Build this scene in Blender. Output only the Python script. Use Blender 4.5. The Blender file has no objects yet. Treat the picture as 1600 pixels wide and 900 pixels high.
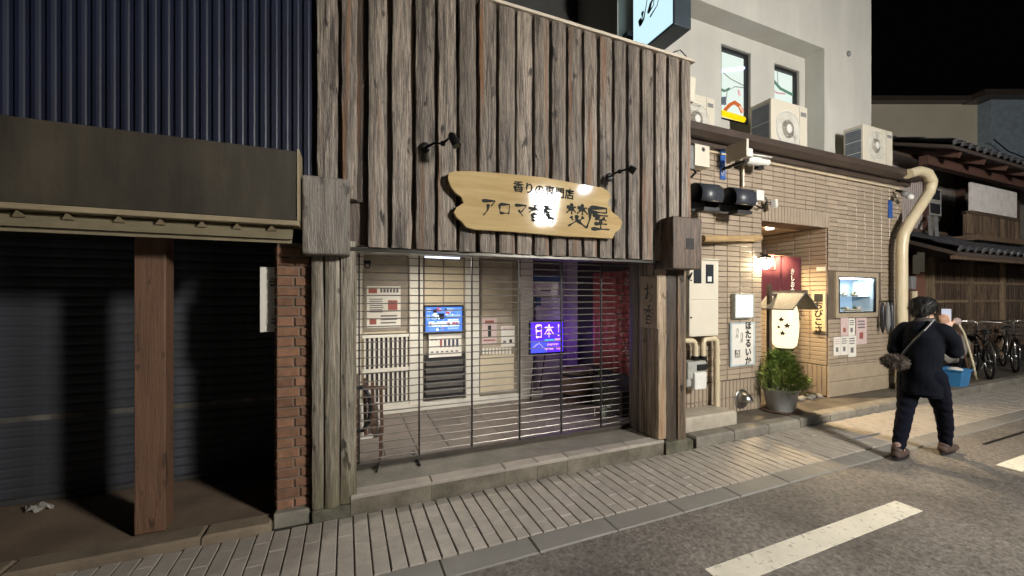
import bpy, bmesh, math, random
from mathutils import Vector, Matrix
random.seed(7)
R = math.radians
SC = bpy.context.scene
COL = SC.collection

# ------------------------------------------------------------------ camera, world, exposure
TH = R(22.64); SN, CS = math.sin(TH), math.cos(TH); F = 621.0; H = 1.6; HY = 463.0
cd = bpy.data.cameras.new('camera'); cam = bpy.data.objects.new('camera', cd); COL.objects.link(cam)
cd.sensor_width = 36; cd.lens = F / 1600 * 36; cd.shift_y = 13 / 1600; cd.clip_start = 0.05; cd.clip_end = 800
cam.location = (0, 0, H); cam.rotation_euler = (R(90), 0, -TH)
SC.camera = cam
W = bpy.data.worlds.new('World'); SC.world = W; W.use_nodes = True
nt = W.node_tree; bg = nt.nodes['Background']
sky = nt.nodes.new('ShaderNodeTexSky'); sky.sky_type = 'NISHITA'; sky.sun_disc = False
sky.sun_elevation = R(-4); sky.sun_rotation = R(200)
nt.links.new(sky.outputs[0], bg.inputs[0]); bg.inputs[1].default_value = 0.05
SC.view_settings.view_transform = 'Standard'; SC.view_settings.look = 'None'
SC.view_settings.exposure = 0.0; SC.view_settings.gamma = 1
SC.cycles.use_denoising = True
SC.cycles.max_bounces = 6; SC.cycles.sample_clamp_indirect = 4.0
LAMP = Vector((4.95, -3.5, 3.98))      # street lantern across the road, seen mirrored in the shop sign

def ray(px):
    t = (px - 800) / F
    return SN + t * CS, CS - t * SN
def P(px, py, Y):
    x, y = ray(px); k = Y / y
    return Vector((x * k, Y, H + (HY - py) / F * k))
def PXc(px, py, X):                       # on a plane of constant X
    x, y = ray(px); k = X / x
    return Vector((X, y * k, H + (HY - py) / F * k))
def G(px, py, z=0.0):
    k = (H - z) * F / (py - HY); x, y = ray(px)
    return Vector((x * k, y * k, z))

# ------------------------------------------------------------------ materials
MATS = {}
def mat(name, col, rough=.6, metal=0, var=.15, scale=6, bump=0, bscale=40, stretch=(1, 1, 1), col2=None, coat=0,
        emit=None, estr=0, rnd=0, spec=.5, alpha=1, trans=0, big=None, bstr=(1, 1, 1), ramp=(.3, .68)):
    if name in MATS: return MATS[name]
    m = bpy.data.materials.new(name); m.use_nodes = True; MATS[name] = m
    n = m.node_tree.nodes; l = m.node_tree.links; b = n['Principled BSDF']
    b.inputs['Roughness'].default_value = rough; b.inputs['Metallic'].default_value = metal
    b.inputs['Coat Weight'].default_value = coat; b.inputs['Coat Roughness'].default_value = .055
    b.inputs['Specular IOR Level'].default_value = spec
    b.inputs['Transmission Weight'].default_value = trans
    c2 = col2 or tuple(c * (1 - var * 2) for c in col)
    tc = n.new('ShaderNodeTexCoord'); mp = n.new('ShaderNodeMapping'); mp.inputs['Scale'].default_value = stretch
    l.new(tc.outputs['Object'], mp.inputs[0])
    if rnd:
        oi = n.new('ShaderNodeObjectInfo'); mu = n.new('ShaderNodeMath'); mu.operation = 'MULTIPLY'; mu.inputs[1].default_value = 37.0
        l.new(oi.outputs['Random'], mu.inputs[0]); l.new(mu.outputs[0], mp.inputs['Location'])
    nz = n.new('ShaderNodeTexNoise'); nz.inputs['Scale'].default_value = scale; nz.inputs['Detail'].default_value = 6
    nz.inputs['Roughness'].default_value = .62
    l.new(mp.outputs[0], nz.inputs['Vector'])
    rp = n.new('ShaderNodeValToRGB'); rp.color_ramp.elements[0].position = ramp[0]; rp.color_ramp.elements[1].position = ramp[1]
    rp.color_ramp.elements[0].color = (*c2, 1); rp.color_ramp.elements[1].color = (*col, 1)
    l.new(nz.outputs['Fac'], rp.inputs[0])
    out = rp.outputs[0]
    if rnd:
        hs = n.new('ShaderNodeHueSaturation'); ma = n.new('ShaderNodeMath'); ma.operation = 'MULTIPLY_ADD'
        ma.inputs[1].default_value = rnd; ma.inputs[2].default_value = 1 - rnd / 2
        l.new(oi.outputs['Random'], ma.inputs[0]); l.new(ma.outputs[0], hs.inputs['Value']); l.new(out, hs.inputs['Color']); out = hs.outputs[0]
    if big:
        mb_ = n.new('ShaderNodeMapping'); mb_.inputs['Scale'].default_value = bstr; l.new(tc.outputs['Object'], mb_.inputs[0])
        nb = n.new('ShaderNodeTexNoise'); nb.inputs['Scale'].default_value = big[0]; nb.inputs['Detail'].default_value = 5; nb.inputs['Roughness'].default_value = .6; l.new(mb_.outputs[0], nb.inputs['Vector'])
        mrb = n.new('ShaderNodeMapRange'); mrb.inputs[1].default_value = .35; mrb.inputs[2].default_value = .65; mrb.inputs[3].default_value = 1 - big[1]; mrb.inputs[4].default_value = 1 + big[1] * .5; l.new(nb.outputs['Fac'], mrb.inputs[0])
        hb = n.new('ShaderNodeHueSaturation'); l.new(mrb.outputs[0], hb.inputs['Value']); l.new(out, hb.inputs['Color']); out = hb.outputs[0]
    l.new(out, b.inputs['Base Color'])
    if bump:
        n2 = n.new('ShaderNodeTexNoise'); n2.inputs['Scale'].default_value = bscale; n2.inputs['Detail'].default_value = 5
        l.new(mp.outputs[0], n2.inputs['Vector'])
        bp = n.new('ShaderNodeBump'); bp.inputs['Strength'].default_value = bump; bp.inputs['Distance'].default_value = .01
        l.new(n2.outputs['Fac'], bp.inputs['Height']); l.new(bp.outputs[0], b.inputs['Normal'])
    if emit:
        b.inputs['Emission Color'].default_value = (*emit, 1); b.inputs['Emission Strength'].default_value = estr
    return m

def wood(name, light, dark, orange=None, rough=.5, moss=0, sx=9, sz=.55, bump=.6, fine=(.35, 1.45)):
    m = bpy.data.materials.new(name); m.use_nodes = True; MATS[name] = m
    n = m.node_tree.nodes; l = m.node_tree.links; b = n['Principled BSDF']
    tc = n.new('ShaderNodeTexCoord'); mp = n.new('ShaderNodeMapping'); mp.inputs['Scale'].default_value = (sx, sx, sz)
    l.new(tc.outputs['Object'], mp.inputs[0])
    oi = n.new('ShaderNodeObjectInfo'); mu = n.new('ShaderNodeMath'); mu.operation = 'MULTIPLY'; mu.inputs[1].default_value = 53
    l.new(oi.outputs['Random'], mu.inputs[0]); l.new(mu.outputs[0], mp.inputs['Location'])
    # grain
    g = n.new('ShaderNodeTexNoise'); g.inputs['Scale'].default_value = 3.2; g.inputs['Detail'].default_value = 9; g.inputs['Roughness'].default_value = .7
    g.inputs['Distortion'].default_value = .6
    l.new(mp.outputs[0], g.inputs['Vector'])
    rp = n.new('ShaderNodeValToRGB'); e = rp.color_ramp.elements
    e[0].position = .36; e[0].color = (*dark, 1); e[1].position = .66; e[1].color = (*light, 1)
    mid = tuple((a * .55 + c * .45) for a, c in zip(light, dark)); x = e.new(.5); x.color = (*mid, 1)
    l.new(g.outputs['Fac'], rp.inputs[0]); out = rp.outputs[0]
    # knots and black streaks
    mp2 = n.new('ShaderNodeMapping'); mp2.inputs['Scale'].default_value = (9, 9, 3.2); l.new(tc.outputs['Object'], mp2.inputs[0]); l.new(mu.outputs[0], mp2.inputs['Location'])
    k = n.new('ShaderNodeTexNoise'); k.inputs['Scale'].default_value = 1.7; k.inputs['Detail'].default_value = 4; l.new(mp2.outputs[0], k.inputs['Vector'])
    kr = n.new('ShaderNodeValToRGB'); kr.color_ramp.elements[0].position = .63; kr.color_ramp.elements[1].position = .70
    l.new(k.outputs['Fac'], kr.inputs[0])
    mpf = n.new('ShaderNodeMapping'); mpf.inputs['Scale'].default_value = (sx * 9, sx * 9, sz * 5); l.new(tc.outputs['Object'], mpf.inputs[0]); l.new(mu.outputs[0], mpf.inputs['Location'])
    fs_ = n.new('ShaderNodeTexNoise'); fs_.inputs['Scale'].default_value = 1.6; fs_.inputs['Detail'].default_value = 6; fs_.inputs['Roughness'].default_value = .75; l.new(mpf.outputs[0], fs_.inputs['Vector'])
    fmr = n.new('ShaderNodeMapRange'); fmr.inputs[1].default_value = .36; fmr.inputs[2].default_value = .64; fmr.inputs[3].default_value = fine[0]; fmr.inputs[4].default_value = fine[1]; l.new(fs_.outputs['Fac'], fmr.inputs[0])
    fh = n.new('ShaderNodeHueSaturation'); l.new(fmr.outputs[0], fh.inputs['Value']); l.new(out, fh.inputs['Color']); out = fh.outputs[0]
    mx = n.new('ShaderNodeMixRGB'); l.new(kr.outputs[0], mx.inputs[0]); l.new(out, mx.inputs[1]); mx.inputs[2].default_value = (*[d * .45 for d in dark], 1); out = mx.outputs[0]
    if orange:
        mp3 = n.new('ShaderNodeMapping'); mp3.inputs['Scale'].default_value = (10, 10, .35); l.new(tc.outputs['Object'], mp3.inputs[0]); l.new(mu.outputs[0], mp3.inputs['Location'])
        o2 = n.new('ShaderNodeTexNoise'); o2.inputs['Scale'].default_value = 1.3; l.new(mp3.outputs[0], o2.inputs['Vector'])
        orp = n.new('ShaderNodeValToRGB'); orp.color_ramp.elements[0].position = .6; orp.color_ramp.elements[1].position = .7
        l.new(o2.outputs['Fac'], orp.inputs[0]); mo = n.new('ShaderNodeMixRGB'); l.new(orp.outputs[0], mo.inputs[0]); l.new(out, mo.inputs[1])
        mo.inputs[2].default_value = (*orange, 1); out = mo.outputs[0]
    if moss:
        sx_ = n.new('ShaderNodeSeparateXYZ'); l.new(tc.outputs['Object'], sx_.inputs[0])
        mr = n.new('ShaderNodeMapRange'); mr.inputs[1].default_value = .5; mr.inputs[2].default_value = .08; mr.inputs[3].default_value = 0; mr.inputs[4].default_value = moss
        l.new(sx_.outputs[2], mr.inputs[0]); mm = n.new('ShaderNodeMath'); mm.operation = 'MULTIPLY'; l.new(mr.outputs[0], mm.inputs[0]); l.new(g.outputs['Fac'], mm.inputs[1])
        mo = n.new('ShaderNodeMixRGB'); l.new(mm.outputs[0], mo.inputs[0]); l.new(out, mo.inputs[1]); mo.inputs[2].default_value = (.10, .092, .045, 1); out = mo.outputs[0]
    hs = n.new('ShaderNodeHueSaturation'); ma = n.new('ShaderNodeMath'); ma.operation = 'MULTIPLY_ADD'; ma.inputs[1].default_value = .6; ma.inputs[2].default_value = .68
    l.new(oi.outputs['Random'], ma.inputs[0]); l.new(ma.outputs[0], hs.inputs['Value']); l.new(out, hs.inputs['Color'])
    l.new(hs.outputs[0], b.inputs['Base Color'])
    rr = n.new('ShaderNodeMapRange'); rr.inputs[3].default_value = rough + .25; rr.inputs[4].default_value = rough - .15; b.inputs['Coat Weight'].default_value = .25; b.inputs['Coat Roughness'].default_value = .28
    l.new(g.outputs['Fac'], rr.inputs[0]); l.new(rr.outputs[0], b.inputs['Roughness'])
    mp4 = n.new('ShaderNodeMapping'); mp4.inputs['Scale'].default_value = (60, 60, 14); l.new(tc.outputs['Object'], mp4.inputs[0])
    s = n.new('ShaderNodeTexNoise'); s.inputs['Scale'].default_value = 1.5; s.inputs['Detail'].default_value = 3; l.new(mp4.outputs[0], s.inputs['Vector'])
    ad = n.new('ShaderNodeMath'); ad.operation = 'ADD'; l.new(fs_.outputs['Fac'], ad.inputs[0]); l.new(s.outputs['Fac'], ad.inputs[1])
    bp = n.new('ShaderNodeBump'); bp.inputs['Strength'].default_value = bump; bp.inputs['Distance'].default_value = .012
    l.new(ad.outputs[0], bp.inputs['Height']); l.new(bp.outputs[0], b.inputs['Normal']); l.new(bp.outputs[0], b.inputs['Coat Normal'])
    return m

def glow(name, col, strength, base=.12):
    if name in MATS: return MATS[name]
    m = bpy.data.materials.new(name); m.use_nodes = True; MATS[name] = m
    b = m.node_tree.nodes['Principled BSDF']; b.inputs['Base Color'].default_value = (*[c * base for c in col], 1)
    b.inputs['Emission Color'].default_value = (*col, 1); b.inputs['Emission Strength'].default_value = strength
    b.inputs['Roughness'].default_value = .3
    return m
def glass(name, tint=(1, 1, 1), rough=.02):
    if name in MATS: return MATS[name]
    m = bpy.data.materials.new(name); m.use_nodes = True; MATS[name] = m
    n = m.node_tree.nodes; l = m.node_tree.links; n.remove(n['Principled BSDF']); o = n['Material Output']
    t = n.new('ShaderNodeBsdfTransparent'); t.inputs[0].default_value = (*tint, 1)
    g = n.new('ShaderNodeBsdfGlossy'); g.inputs['Roughness'].default_value = rough
    fr = n.new('ShaderNodeFresnel'); fr.inputs[0].default_value = 1.45
    mx = n.new('ShaderNodeMixShader'); l.new(fr.outputs[0], mx.inputs[0]); l.new(t.outputs[0], mx.inputs[1]); l.new(g.outputs[0], mx.inputs[2])
    l.new(mx.outputs[0], o.inputs[0])
    return m

BOARD = wood('weathered_board', (.36, .30, .24), (.05, .038, .03), (.24, .12, .055), rough=.42, bump=.9)
BOARDL = wood('weathered_post_board', (.32, .285, .22), (.10, .08, .055), None, rough=.55, moss=1.3)
BOARDD = wood('dark_back_board', (.10, .062, .036), (.02, .013, .009), (.16, .075, .03), rough=.55)
PILL = wood('right_pillar_wood', (.27, .19, .125), (.03, .02, .014), (.24, .13, .06), rough=.45, moss=.3, sx=7, sz=.35)
CAPW = wood('cap_wood', (.34, .30, .25), (.17, .145, .115), None, rough=.6, sx=6, sz=.5, fine=(.65, 1.2))
CAPD = wood('dark_cap_wood', (.19, .125, .085), (.04, .026, .018), None, rough=.5)
BROWN = wood('brown_post_wood', (.15, .08, .047), (.105, .054, .031), None, rough=.6, bump=.25, fine=(.8, 1.15))
OLDW = wood('old_house_wood', (.16, .10, .06), (.035, .022, .014), None, rough=.6)
OLDP = wood('old_house_pale_wood', (.24, .17, .10), (.11, .075, .045), None, rough=.6)
NAVY = mat('navy_sheet_metal', (.0065, .0098, .027), .5, .0, scale=3, bump=.05)
FASC = mat('olive_brown_fascia', (.052, .043, .029), .65, var=.18, scale=2.5, bump=.1, big=(2.2, .45), bstr=(3, 1, .5))
TRIM = mat('cream_trim', (.34, .28, .18), .5)
SHUT = mat('grey_roller_shutter', (.058, .063, .075), .65, .1, var=.25, scale=2, stretch=(.5, 1, 9), bump=.12, big=(1.3, .5), bstr=(2, 1, .7))
BRICK = mat('orange_brown_brick', (.235, .12, .07), .8, var=.2, scale=14, bump=.3, rnd=.5)
MORT = mat('brick_mortar', (.20, .16, .12), .9, bump=.3)
STONE = mat('grey_step_stone', (.24, .22, .18), .7, var=.2, scale=5, bump=.5, bscale=30, rnd=.25)
STONEL = mat('pale_step_edge', (.38, .34, .29), .7, var=.15, scale=6, bump=.4, rnd=.2)
MOSS = mat('mossy_base_stone', (.15, .138, .10), .85, col2=(.05, .05, .03), scale=7, bump=.6)
PAVER = mat('grey_paver', (.37, .335, .29), .5, var=.12, scale=10, bump=.35, bscale=60, rnd=.14)
JOINT = mat('paver_joint', (.035, .028, .018), .95)
KERB = mat('kerb_concrete', (.21, .20, .18), .6, var=.1, scale=4, bump=.25, bscale=90, rnd=.15)
ASPH = mat('asphalt', (.245, .222, .195), .6, col2=(.07, .063, .055), scale=38, bump=1.0, bscale=50, big=(.9, .35))
PAINT = mat('worn_road_paint', (.70, .66, .55), .6, col2=(.34, .31, .26), ramp=(.33, .42), scale=26, bump=.4, bscale=60, big=(3, .12))
TILE = mat('beige_wall_tile', (.375, .302, .225), .38, var=.08, scale=3, bump=.12, rnd=.22)
TILEJ = mat('tile_joint', (.125, .094, .064), .9)
BSTONE = mat('beige_base_panel', (.40, .325, .23), .6, var=.12, scale=5, bump=.2, rnd=.1)
CONC = mat('pale_concrete', (.46, .41, .33), .8, var=.2, scale=4, bump=.4)
WHITEW = mat('white_render_wall', (.56, .548, .495), .8, var=.05, scale=1.2, bump=.3, bscale=120, big=(1.1, .08), bstr=(2.2, 2.2, .5))
CREAM = mat('cream_house_wall', (.64, .58, .44), .85, var=.06, scale=1)
BLUEG = mat('blue_grey_siding', (.30, .36, .42), .7)
DKMET = mat('dark_metal', (.025, .024, .024), .4, .6)
GUT = mat('brown_gutter', (.075, .055, .045), .35)
BLACK = mat('black_plastic', (.012, .012, .014), .45)
CHAR = mat('charcoal_sheet', (.045, .05, .062), .4)
GREYP = mat('grey_plastic', (.23, .23, .23), .5)
IVORY = mat('ivory_enamel', (.66, .61, .50), .4, var=.03)
WHITEP = mat('white_plastic', (.72, .71, .66), .4, var=.03)
CREAMP = mat('cream_pipe', (.62, .53, .36), .35, var=.04)
STEEL = mat('brushed_steel', (.55, .54, .52), .28, 1)
ROD = mat('grille_rod', (.30, .28, .25), .35, .7)
LINK = mat('grille_link', (.022, .02, .018), .5, .3)
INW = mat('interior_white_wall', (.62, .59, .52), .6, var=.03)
INWC = mat('interior_cream_panel', (.56, .48, .34), .6, var=.05)
INWB = mat('interior_taupe', (.27, .23, .18), .6)
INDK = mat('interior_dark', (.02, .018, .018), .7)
FLOORT = mat('vestibule_stone_tile', (.165, .138, .118), .55, var=.15, scale=5, bump=.2, rnd=.25)
PAPER = mat('white_paper', (.70, .67, .60), .8, var=.03)
PINKP = mat('pink_paper', (.60, .46, .44), .8, var=.1, scale=30)
INK = mat('black_ink', (.012, .012, .012), .6)
GINK = mat('grey_ink', (.16, .15, .15), .7)
RINK = mat('red_ink', (.32, .09, .07), .6)
BINK = mat('blue_ink', (.05, .10, .22), .6)
CLOTH = mat('maroon_cloth', (.115, .018, .028), .9, var=.1, scale=4)
REDC = mat('red_patterned_curtain', (.36, .10, .10), .85, col2=(.17, .025, .03), scale=16)
TREE_L = mat('needle_leaf', (.26, .36, .08), .5, col2=(.07, .12, .02), scale=9)
LEAF2 = mat('dark_leaf', (.07, .11, .04), .5)
TERR = mat('brown_clutter', (.10, .06, .035), .7)
ROOFT = mat('dark_roof_tile', (.06, .06, .066), .3, var=.2, scale=6, rnd=.4)
BLUE = mat('blue_plastic', (.05, .24, .52), .4)
NAVYC = mat('navy_jacket_cloth', (.0055, .0068, .0115), .95, spec=.12, scale=20, bump=.3, bscale=140)
TROUS = mat('dark_trouser_cloth', (.0045, .0055, .0115), .95, spec=.12, scale=20, bump=.2, bscale=140)
SKIN = mat('skin', (.50, .30, .21), .55, var=.05)
HAIR = mat('black_hair', (.009, .008, .008), .5, bump=.6, bscale=90)
SHOE = mat('brown_shoe', (.06, .035, .027), .7)
FUR = mat('grey_brown_fur', (.26, .22, .19), .9, col2=(.05, .04, .035), scale=18)
SIGNW = mat('pale_sign_wood', (.50, .375, .19), .6, col2=(.40, .28, .125), scale=1.6, stretch=(1.2, 1, 14), coat=.8, spec=.05)
RUST = mat('rusty_brown_wood', (.13, .065, .04), .7)
BRASS = mat('cut_timber_edge', (.45, .30, .14), .7)

# ------------------------------------------------------------------ mesh helpers
class MB:
    def __init__(s): s.v = []; s.f = []
    def add(s, vs, fs):
        o = len(s.v); s.v += [tuple(v) for v in vs]; s.f += [tuple(i + o for i in f) for f in fs]; return s
    def box(s, x0, x1, y0, y1, z0, z1):
        return s.add([(x0, y0, z0), (x1, y0, z0), (x1, y1, z0), (x0, y1, z0), (x0, y0, z1), (x1, y0, z1), (x1, y1, z1), (x0, y1, z1)],
                     [(0, 3, 2, 1), (4, 5, 6, 7), (0, 1, 5, 4), (1, 2, 6, 5), (2, 3, 7, 6), (3, 0, 4, 7)])
    def tile(s, x0, x1, y0, y1, z0, z1, c=.006):
        # block with a chamfered street side (-Y)
        return s.add([(x0, y1, z0), (x1, y1, z0), (x1, y1, z1), (x0, y1, z1), (x0, y0 + c, z0), (x1, y0 + c, z0), (x1, y0 + c, z1), (x0, y0 + c, z1),
                      (x0 + c, y0, z0 + c), (x1 - c, y0, z0 + c), (x1 - c, y0, z1 - c), (x0 + c, y0, z1 - c)],
                     [(8, 9, 10, 11), (4, 5, 9, 8), (5, 6, 10, 9), (6, 7, 11, 10), (7, 4, 8, 11), (0, 1, 5, 4), (1, 2, 6, 5), (2, 3, 7, 6), (3, 0, 4, 7), (0, 3, 2, 1)])
    def slab(s, x0, x1, y0, y1, z0, z1, c=.006):
        # block with a chamfered top
        return s.add([(x0, y0, z0), (x1, y0, z0), (x1, y1, z0), (x0, y1, z0), (x0, y0, z1 - c), (x1, y0, z1 - c), (x1, y1, z1 - c), (x0, y1, z1 - c),
                      (x0 + c, y0 + c, z1), (x1 - c, y0 + c, z1), (x1 - c, y1 - c, z1), (x0 + c, y1 - c, z1)],
                     [(8, 9, 10, 11), (4, 5, 9, 8), (5, 6, 10, 9), (6, 7, 11, 10), (7, 4, 8, 11), (0, 1, 5, 4), (1, 2, 6, 5), (2, 3, 7, 6), (3, 0, 4, 7), (0, 3, 2, 1)])
    def obox(s, c, ux, uy, uz):
        c = Vector(c); ux, uy, uz = Vector(ux), Vector(uy), Vector(uz)
        vs = [c + a * ux + b * uy + d * uz for d in (-1, 1) for a, b in ((-1, -1), (1, -1), (1, 1), (-1, 1))]
        return s.add(vs, [(0, 3, 2, 1), (4, 5, 6, 7), (0, 1, 5, 4), (1, 2, 6, 5), (2, 3, 7, 6), (3, 0, 4, 7)])
    def bar(s, a, b, w, h=None):
        a, b = Vector(a), Vector(b); d = b - a; L = d.length
        if L < 1e-6: return s
        d /= L; u = d.cross(Vector((0, 0, 1)));
        if u.length < .01: u = Vector((1, 0, 0))
        u.normalize(); v = u.cross(d).normalized()
        return s.obox((a + b) / 2, u * w / 2, v * (h or w) / 2, d * L / 2)
    def tube(s, pts, r, n=8, caps=True):
        pts = [Vector(p) for p in pts]; rs = r if isinstance(r, (list, tuple)) else [r] * len(pts)
        rings = []; u = None
        for i, p in enumerate(pts):
            d = (pts[min(i + 1, len(pts) - 1)] - pts[max(i - 1, 0)]).normalized()
            if u is None:
                u = d.cross(Vector((0, 0, 1)));
                if u.length < .05: u = d.cross(Vector((1, 0, 0)))
            u = (u - d * u.dot(d)).normalized(); w = d.cross(u)
            rings.append([p + (u * math.cos(2 * math.pi * k / n) + w * math.sin(2 * math.pi * k / n)) * rs[i] for k in range(n)])
        vs = [v for r_ in rings for v in r_]; fs = []
        for i in range(len(pts) - 1):
            for k in range(n):
                fs.append((i * n + k, i * n + (k + 1) % n, (i + 1) * n + (k + 1) % n, (i + 1) * n + k))
        if caps: fs.append(tuple(range(n - 1, -1, -1))); fs.append(tuple((len(pts) - 1) * n + k for k in range(n)))
        return s.add(vs, fs)
    def lathe(s, c, prof, n=20, axis='Z', arc=1.0):
        c = Vector(c); vs = []; m = len(prof)
        for k in range(n):
            a = 2 * math.pi * k / n
            for (r, h) in prof:
                p = {'Z': (r * math.cos(a), r * math.sin(a), h), 'Y': (r * math.cos(a), h, r * math.sin(a)), 'X': (h, r * math.cos(a), r * math.sin(a))}[axis]
                vs.append(c + Vector(p))
        fs = [(k * m + j, ((k + 1) % n) * m + j, ((k + 1) % n) * m + j + 1, k * m + j + 1) for k in range(n) for j in range(m - 1)]
        if prof[0][0] > 1e-4: fs.append(tuple(k * m for k in range(n)))
        if prof[-1][0] > 1e-4: fs.append(tuple(k * m + m - 1 for k in range(n)))
        return s.add(vs, fs)
    def prism(s, poly, y0, y1):
        # poly in (x, z) extruded along Y
        n = len(poly); vs = [(x, y0, z) for x, z in poly] + [(x, y1, z) for x, z in poly]
        return s.add(vs, [tuple(range(n)), tuple(range(2 * n - 1, n - 1, -1))] + [(i, i + n, (i + 1) % n + n, (i + 1) % n) for i in range(n)])
    def prismx(s, poly, x0, x1):
        # poly in (y, z) extruded along X
        n = len(poly); vs = [(x0, y, z) for y, z in poly] + [(x1, y, z) for y, z in poly]
        return s.add(vs, [tuple(range(n)), tuple(range(2 * n - 1, n - 1, -1))] + [(i, i + n, (i + 1) % n + n, (i + 1) % n) for i in range(n)])
    def ico(s, c, r, sub=2, sc=(1, 1, 1)):
        bm = bmesh.new(); bmesh.ops.create_icosphere(bm, subdivisions=sub, radius=1)
        c = Vector(c); vs = [c + Vector((v.co.x * r * sc[0], v.co.y * r * sc[1], v.co.z * r * sc[2])) for v in bm.verts]
        bm.verts.index_update(); fs = [tuple(v.index for v in f.verts) for f in bm.faces]; bm.free()
        return s.add(vs, fs)
    def mesh(s, name):
        me = bpy.data.meshes.new(name); me.from_pydata(s.v, [], s.f)
        bm = bmesh.new(); bm.from_mesh(me); bmesh.ops.recalc_face_normals(bm, faces=bm.faces); bm.to_mesh(me); bm.free(); me.update()
        return me
    def build(s, name, m, parent=None, smooth=0, bev=0, kind=None):
        me = s.mesh(name); me.materials.append(m)
        o = bpy.data.objects.new(name, me); COL.objects.link(o)
        if smooth:
            for p in me.polygons: p.use_smooth = True
            if smooth > 1:
                bm = bmesh.new(); bm.from_mesh(me)
                for e in bm.edges:
                    if len(e.link_faces) == 2 and e.calc_face_angle(0) > R(smooth): e.smooth = False
                bm.to_mesh(me); bm.free()
        if bev:
            b = o.modifiers.new('bevel', 'BEVEL'); b.width = bev; b.segments = 2; b.limit_method = 'ANGLE'; b.angle_limit = R(40)
        if parent is not None: put(o, parent)
        if kind: o['kind'] = kind
        return o
def wm(p): return (wm(p.parent) @ p.matrix_parent_inverse if p.parent else Matrix()) @ p.matrix_basis
def put(o, parent):
    o.parent = parent
    o.matrix_parent_inverse = wm(parent).inverted()
    return o
def link(me, name, parent, loc=(0, 0, 0)):
    o = bpy.data.objects.new(name, me); COL.objects.link(o); o.location = loc
    o.parent = parent
    o.matrix_parent_inverse = wm(parent).inverted()
    return o
def tag(o, label=None, cat=None, group=None, kind=None):
    if label: o['label'] = label
    if cat: o['category'] = cat
    if group: o['group'] = group
    if kind: o['kind'] = kind
    return o
def thing(name, label, cat, loc=(0, 0, 0), group=None, rz=0):
    o = bpy.data.objects.new(name, None); COL.objects.link(o); o.location = loc; o.rotation_euler.z = rz
    o.empty_display_size = .1
    return tag(o, label, cat, group)
def B(*a): return MB().box(*a)

def text_mesh(s, size, off=0.0, depth=.002, vertical=False):
    c = bpy.data.curves.new('lettering', 'FONT'); c.body = '\n'.join(s) if vertical else s
    c.size = size; c.offset = off; c.extrude = depth; c.align_x = 'CENTER'; c.align_y = 'CENTER'; c.space_line = .95
    c.resolution_u = 4
    o = bpy.data.objects.new('lettering', c); COL.objects.link(o); bpy.context.view_layer.update()
    me = bpy.data.meshes.new_from_object(o.evaluated_get(bpy.context.evaluated_depsgraph_get()))
    bpy.data.objects.remove(o); bpy.data.curves.remove(c)
    return me
def text(s, size, pos, m, parent, off=0.0, vertical=False, face='Y', sx=1.0, name='lettering', roll=0):
    if vertical and len(s) > 1:
        o_ = None
        for k, ch in enumerate(s): o_ = text(ch, size, (pos[0], pos[1], pos[2] + ((len(s) - 1) / 2 - k) * size * .98), m, parent, off, False, face, sx, name, roll)
        return o_
    me = text_mesh(s, size, off, .0015, False)
    me.materials.clear(); me.materials.append(m)
    rot = Matrix.Rotation(R(90), 4, 'X') if face == 'Y' else Matrix.Rotation(R(-90), 4, 'Z') @ Matrix.Rotation(R(90), 4, 'X')
    me.transform(Matrix.Translation(Vector(pos)) @ rot @ Matrix.Rotation(roll, 4, 'Z') @ Matrix.Diagonal((sx, 1, 1, 1)))
    o = bpy.data.objects.new(name, me); COL.objects.link(o); put(o, parent)
    return o
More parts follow.
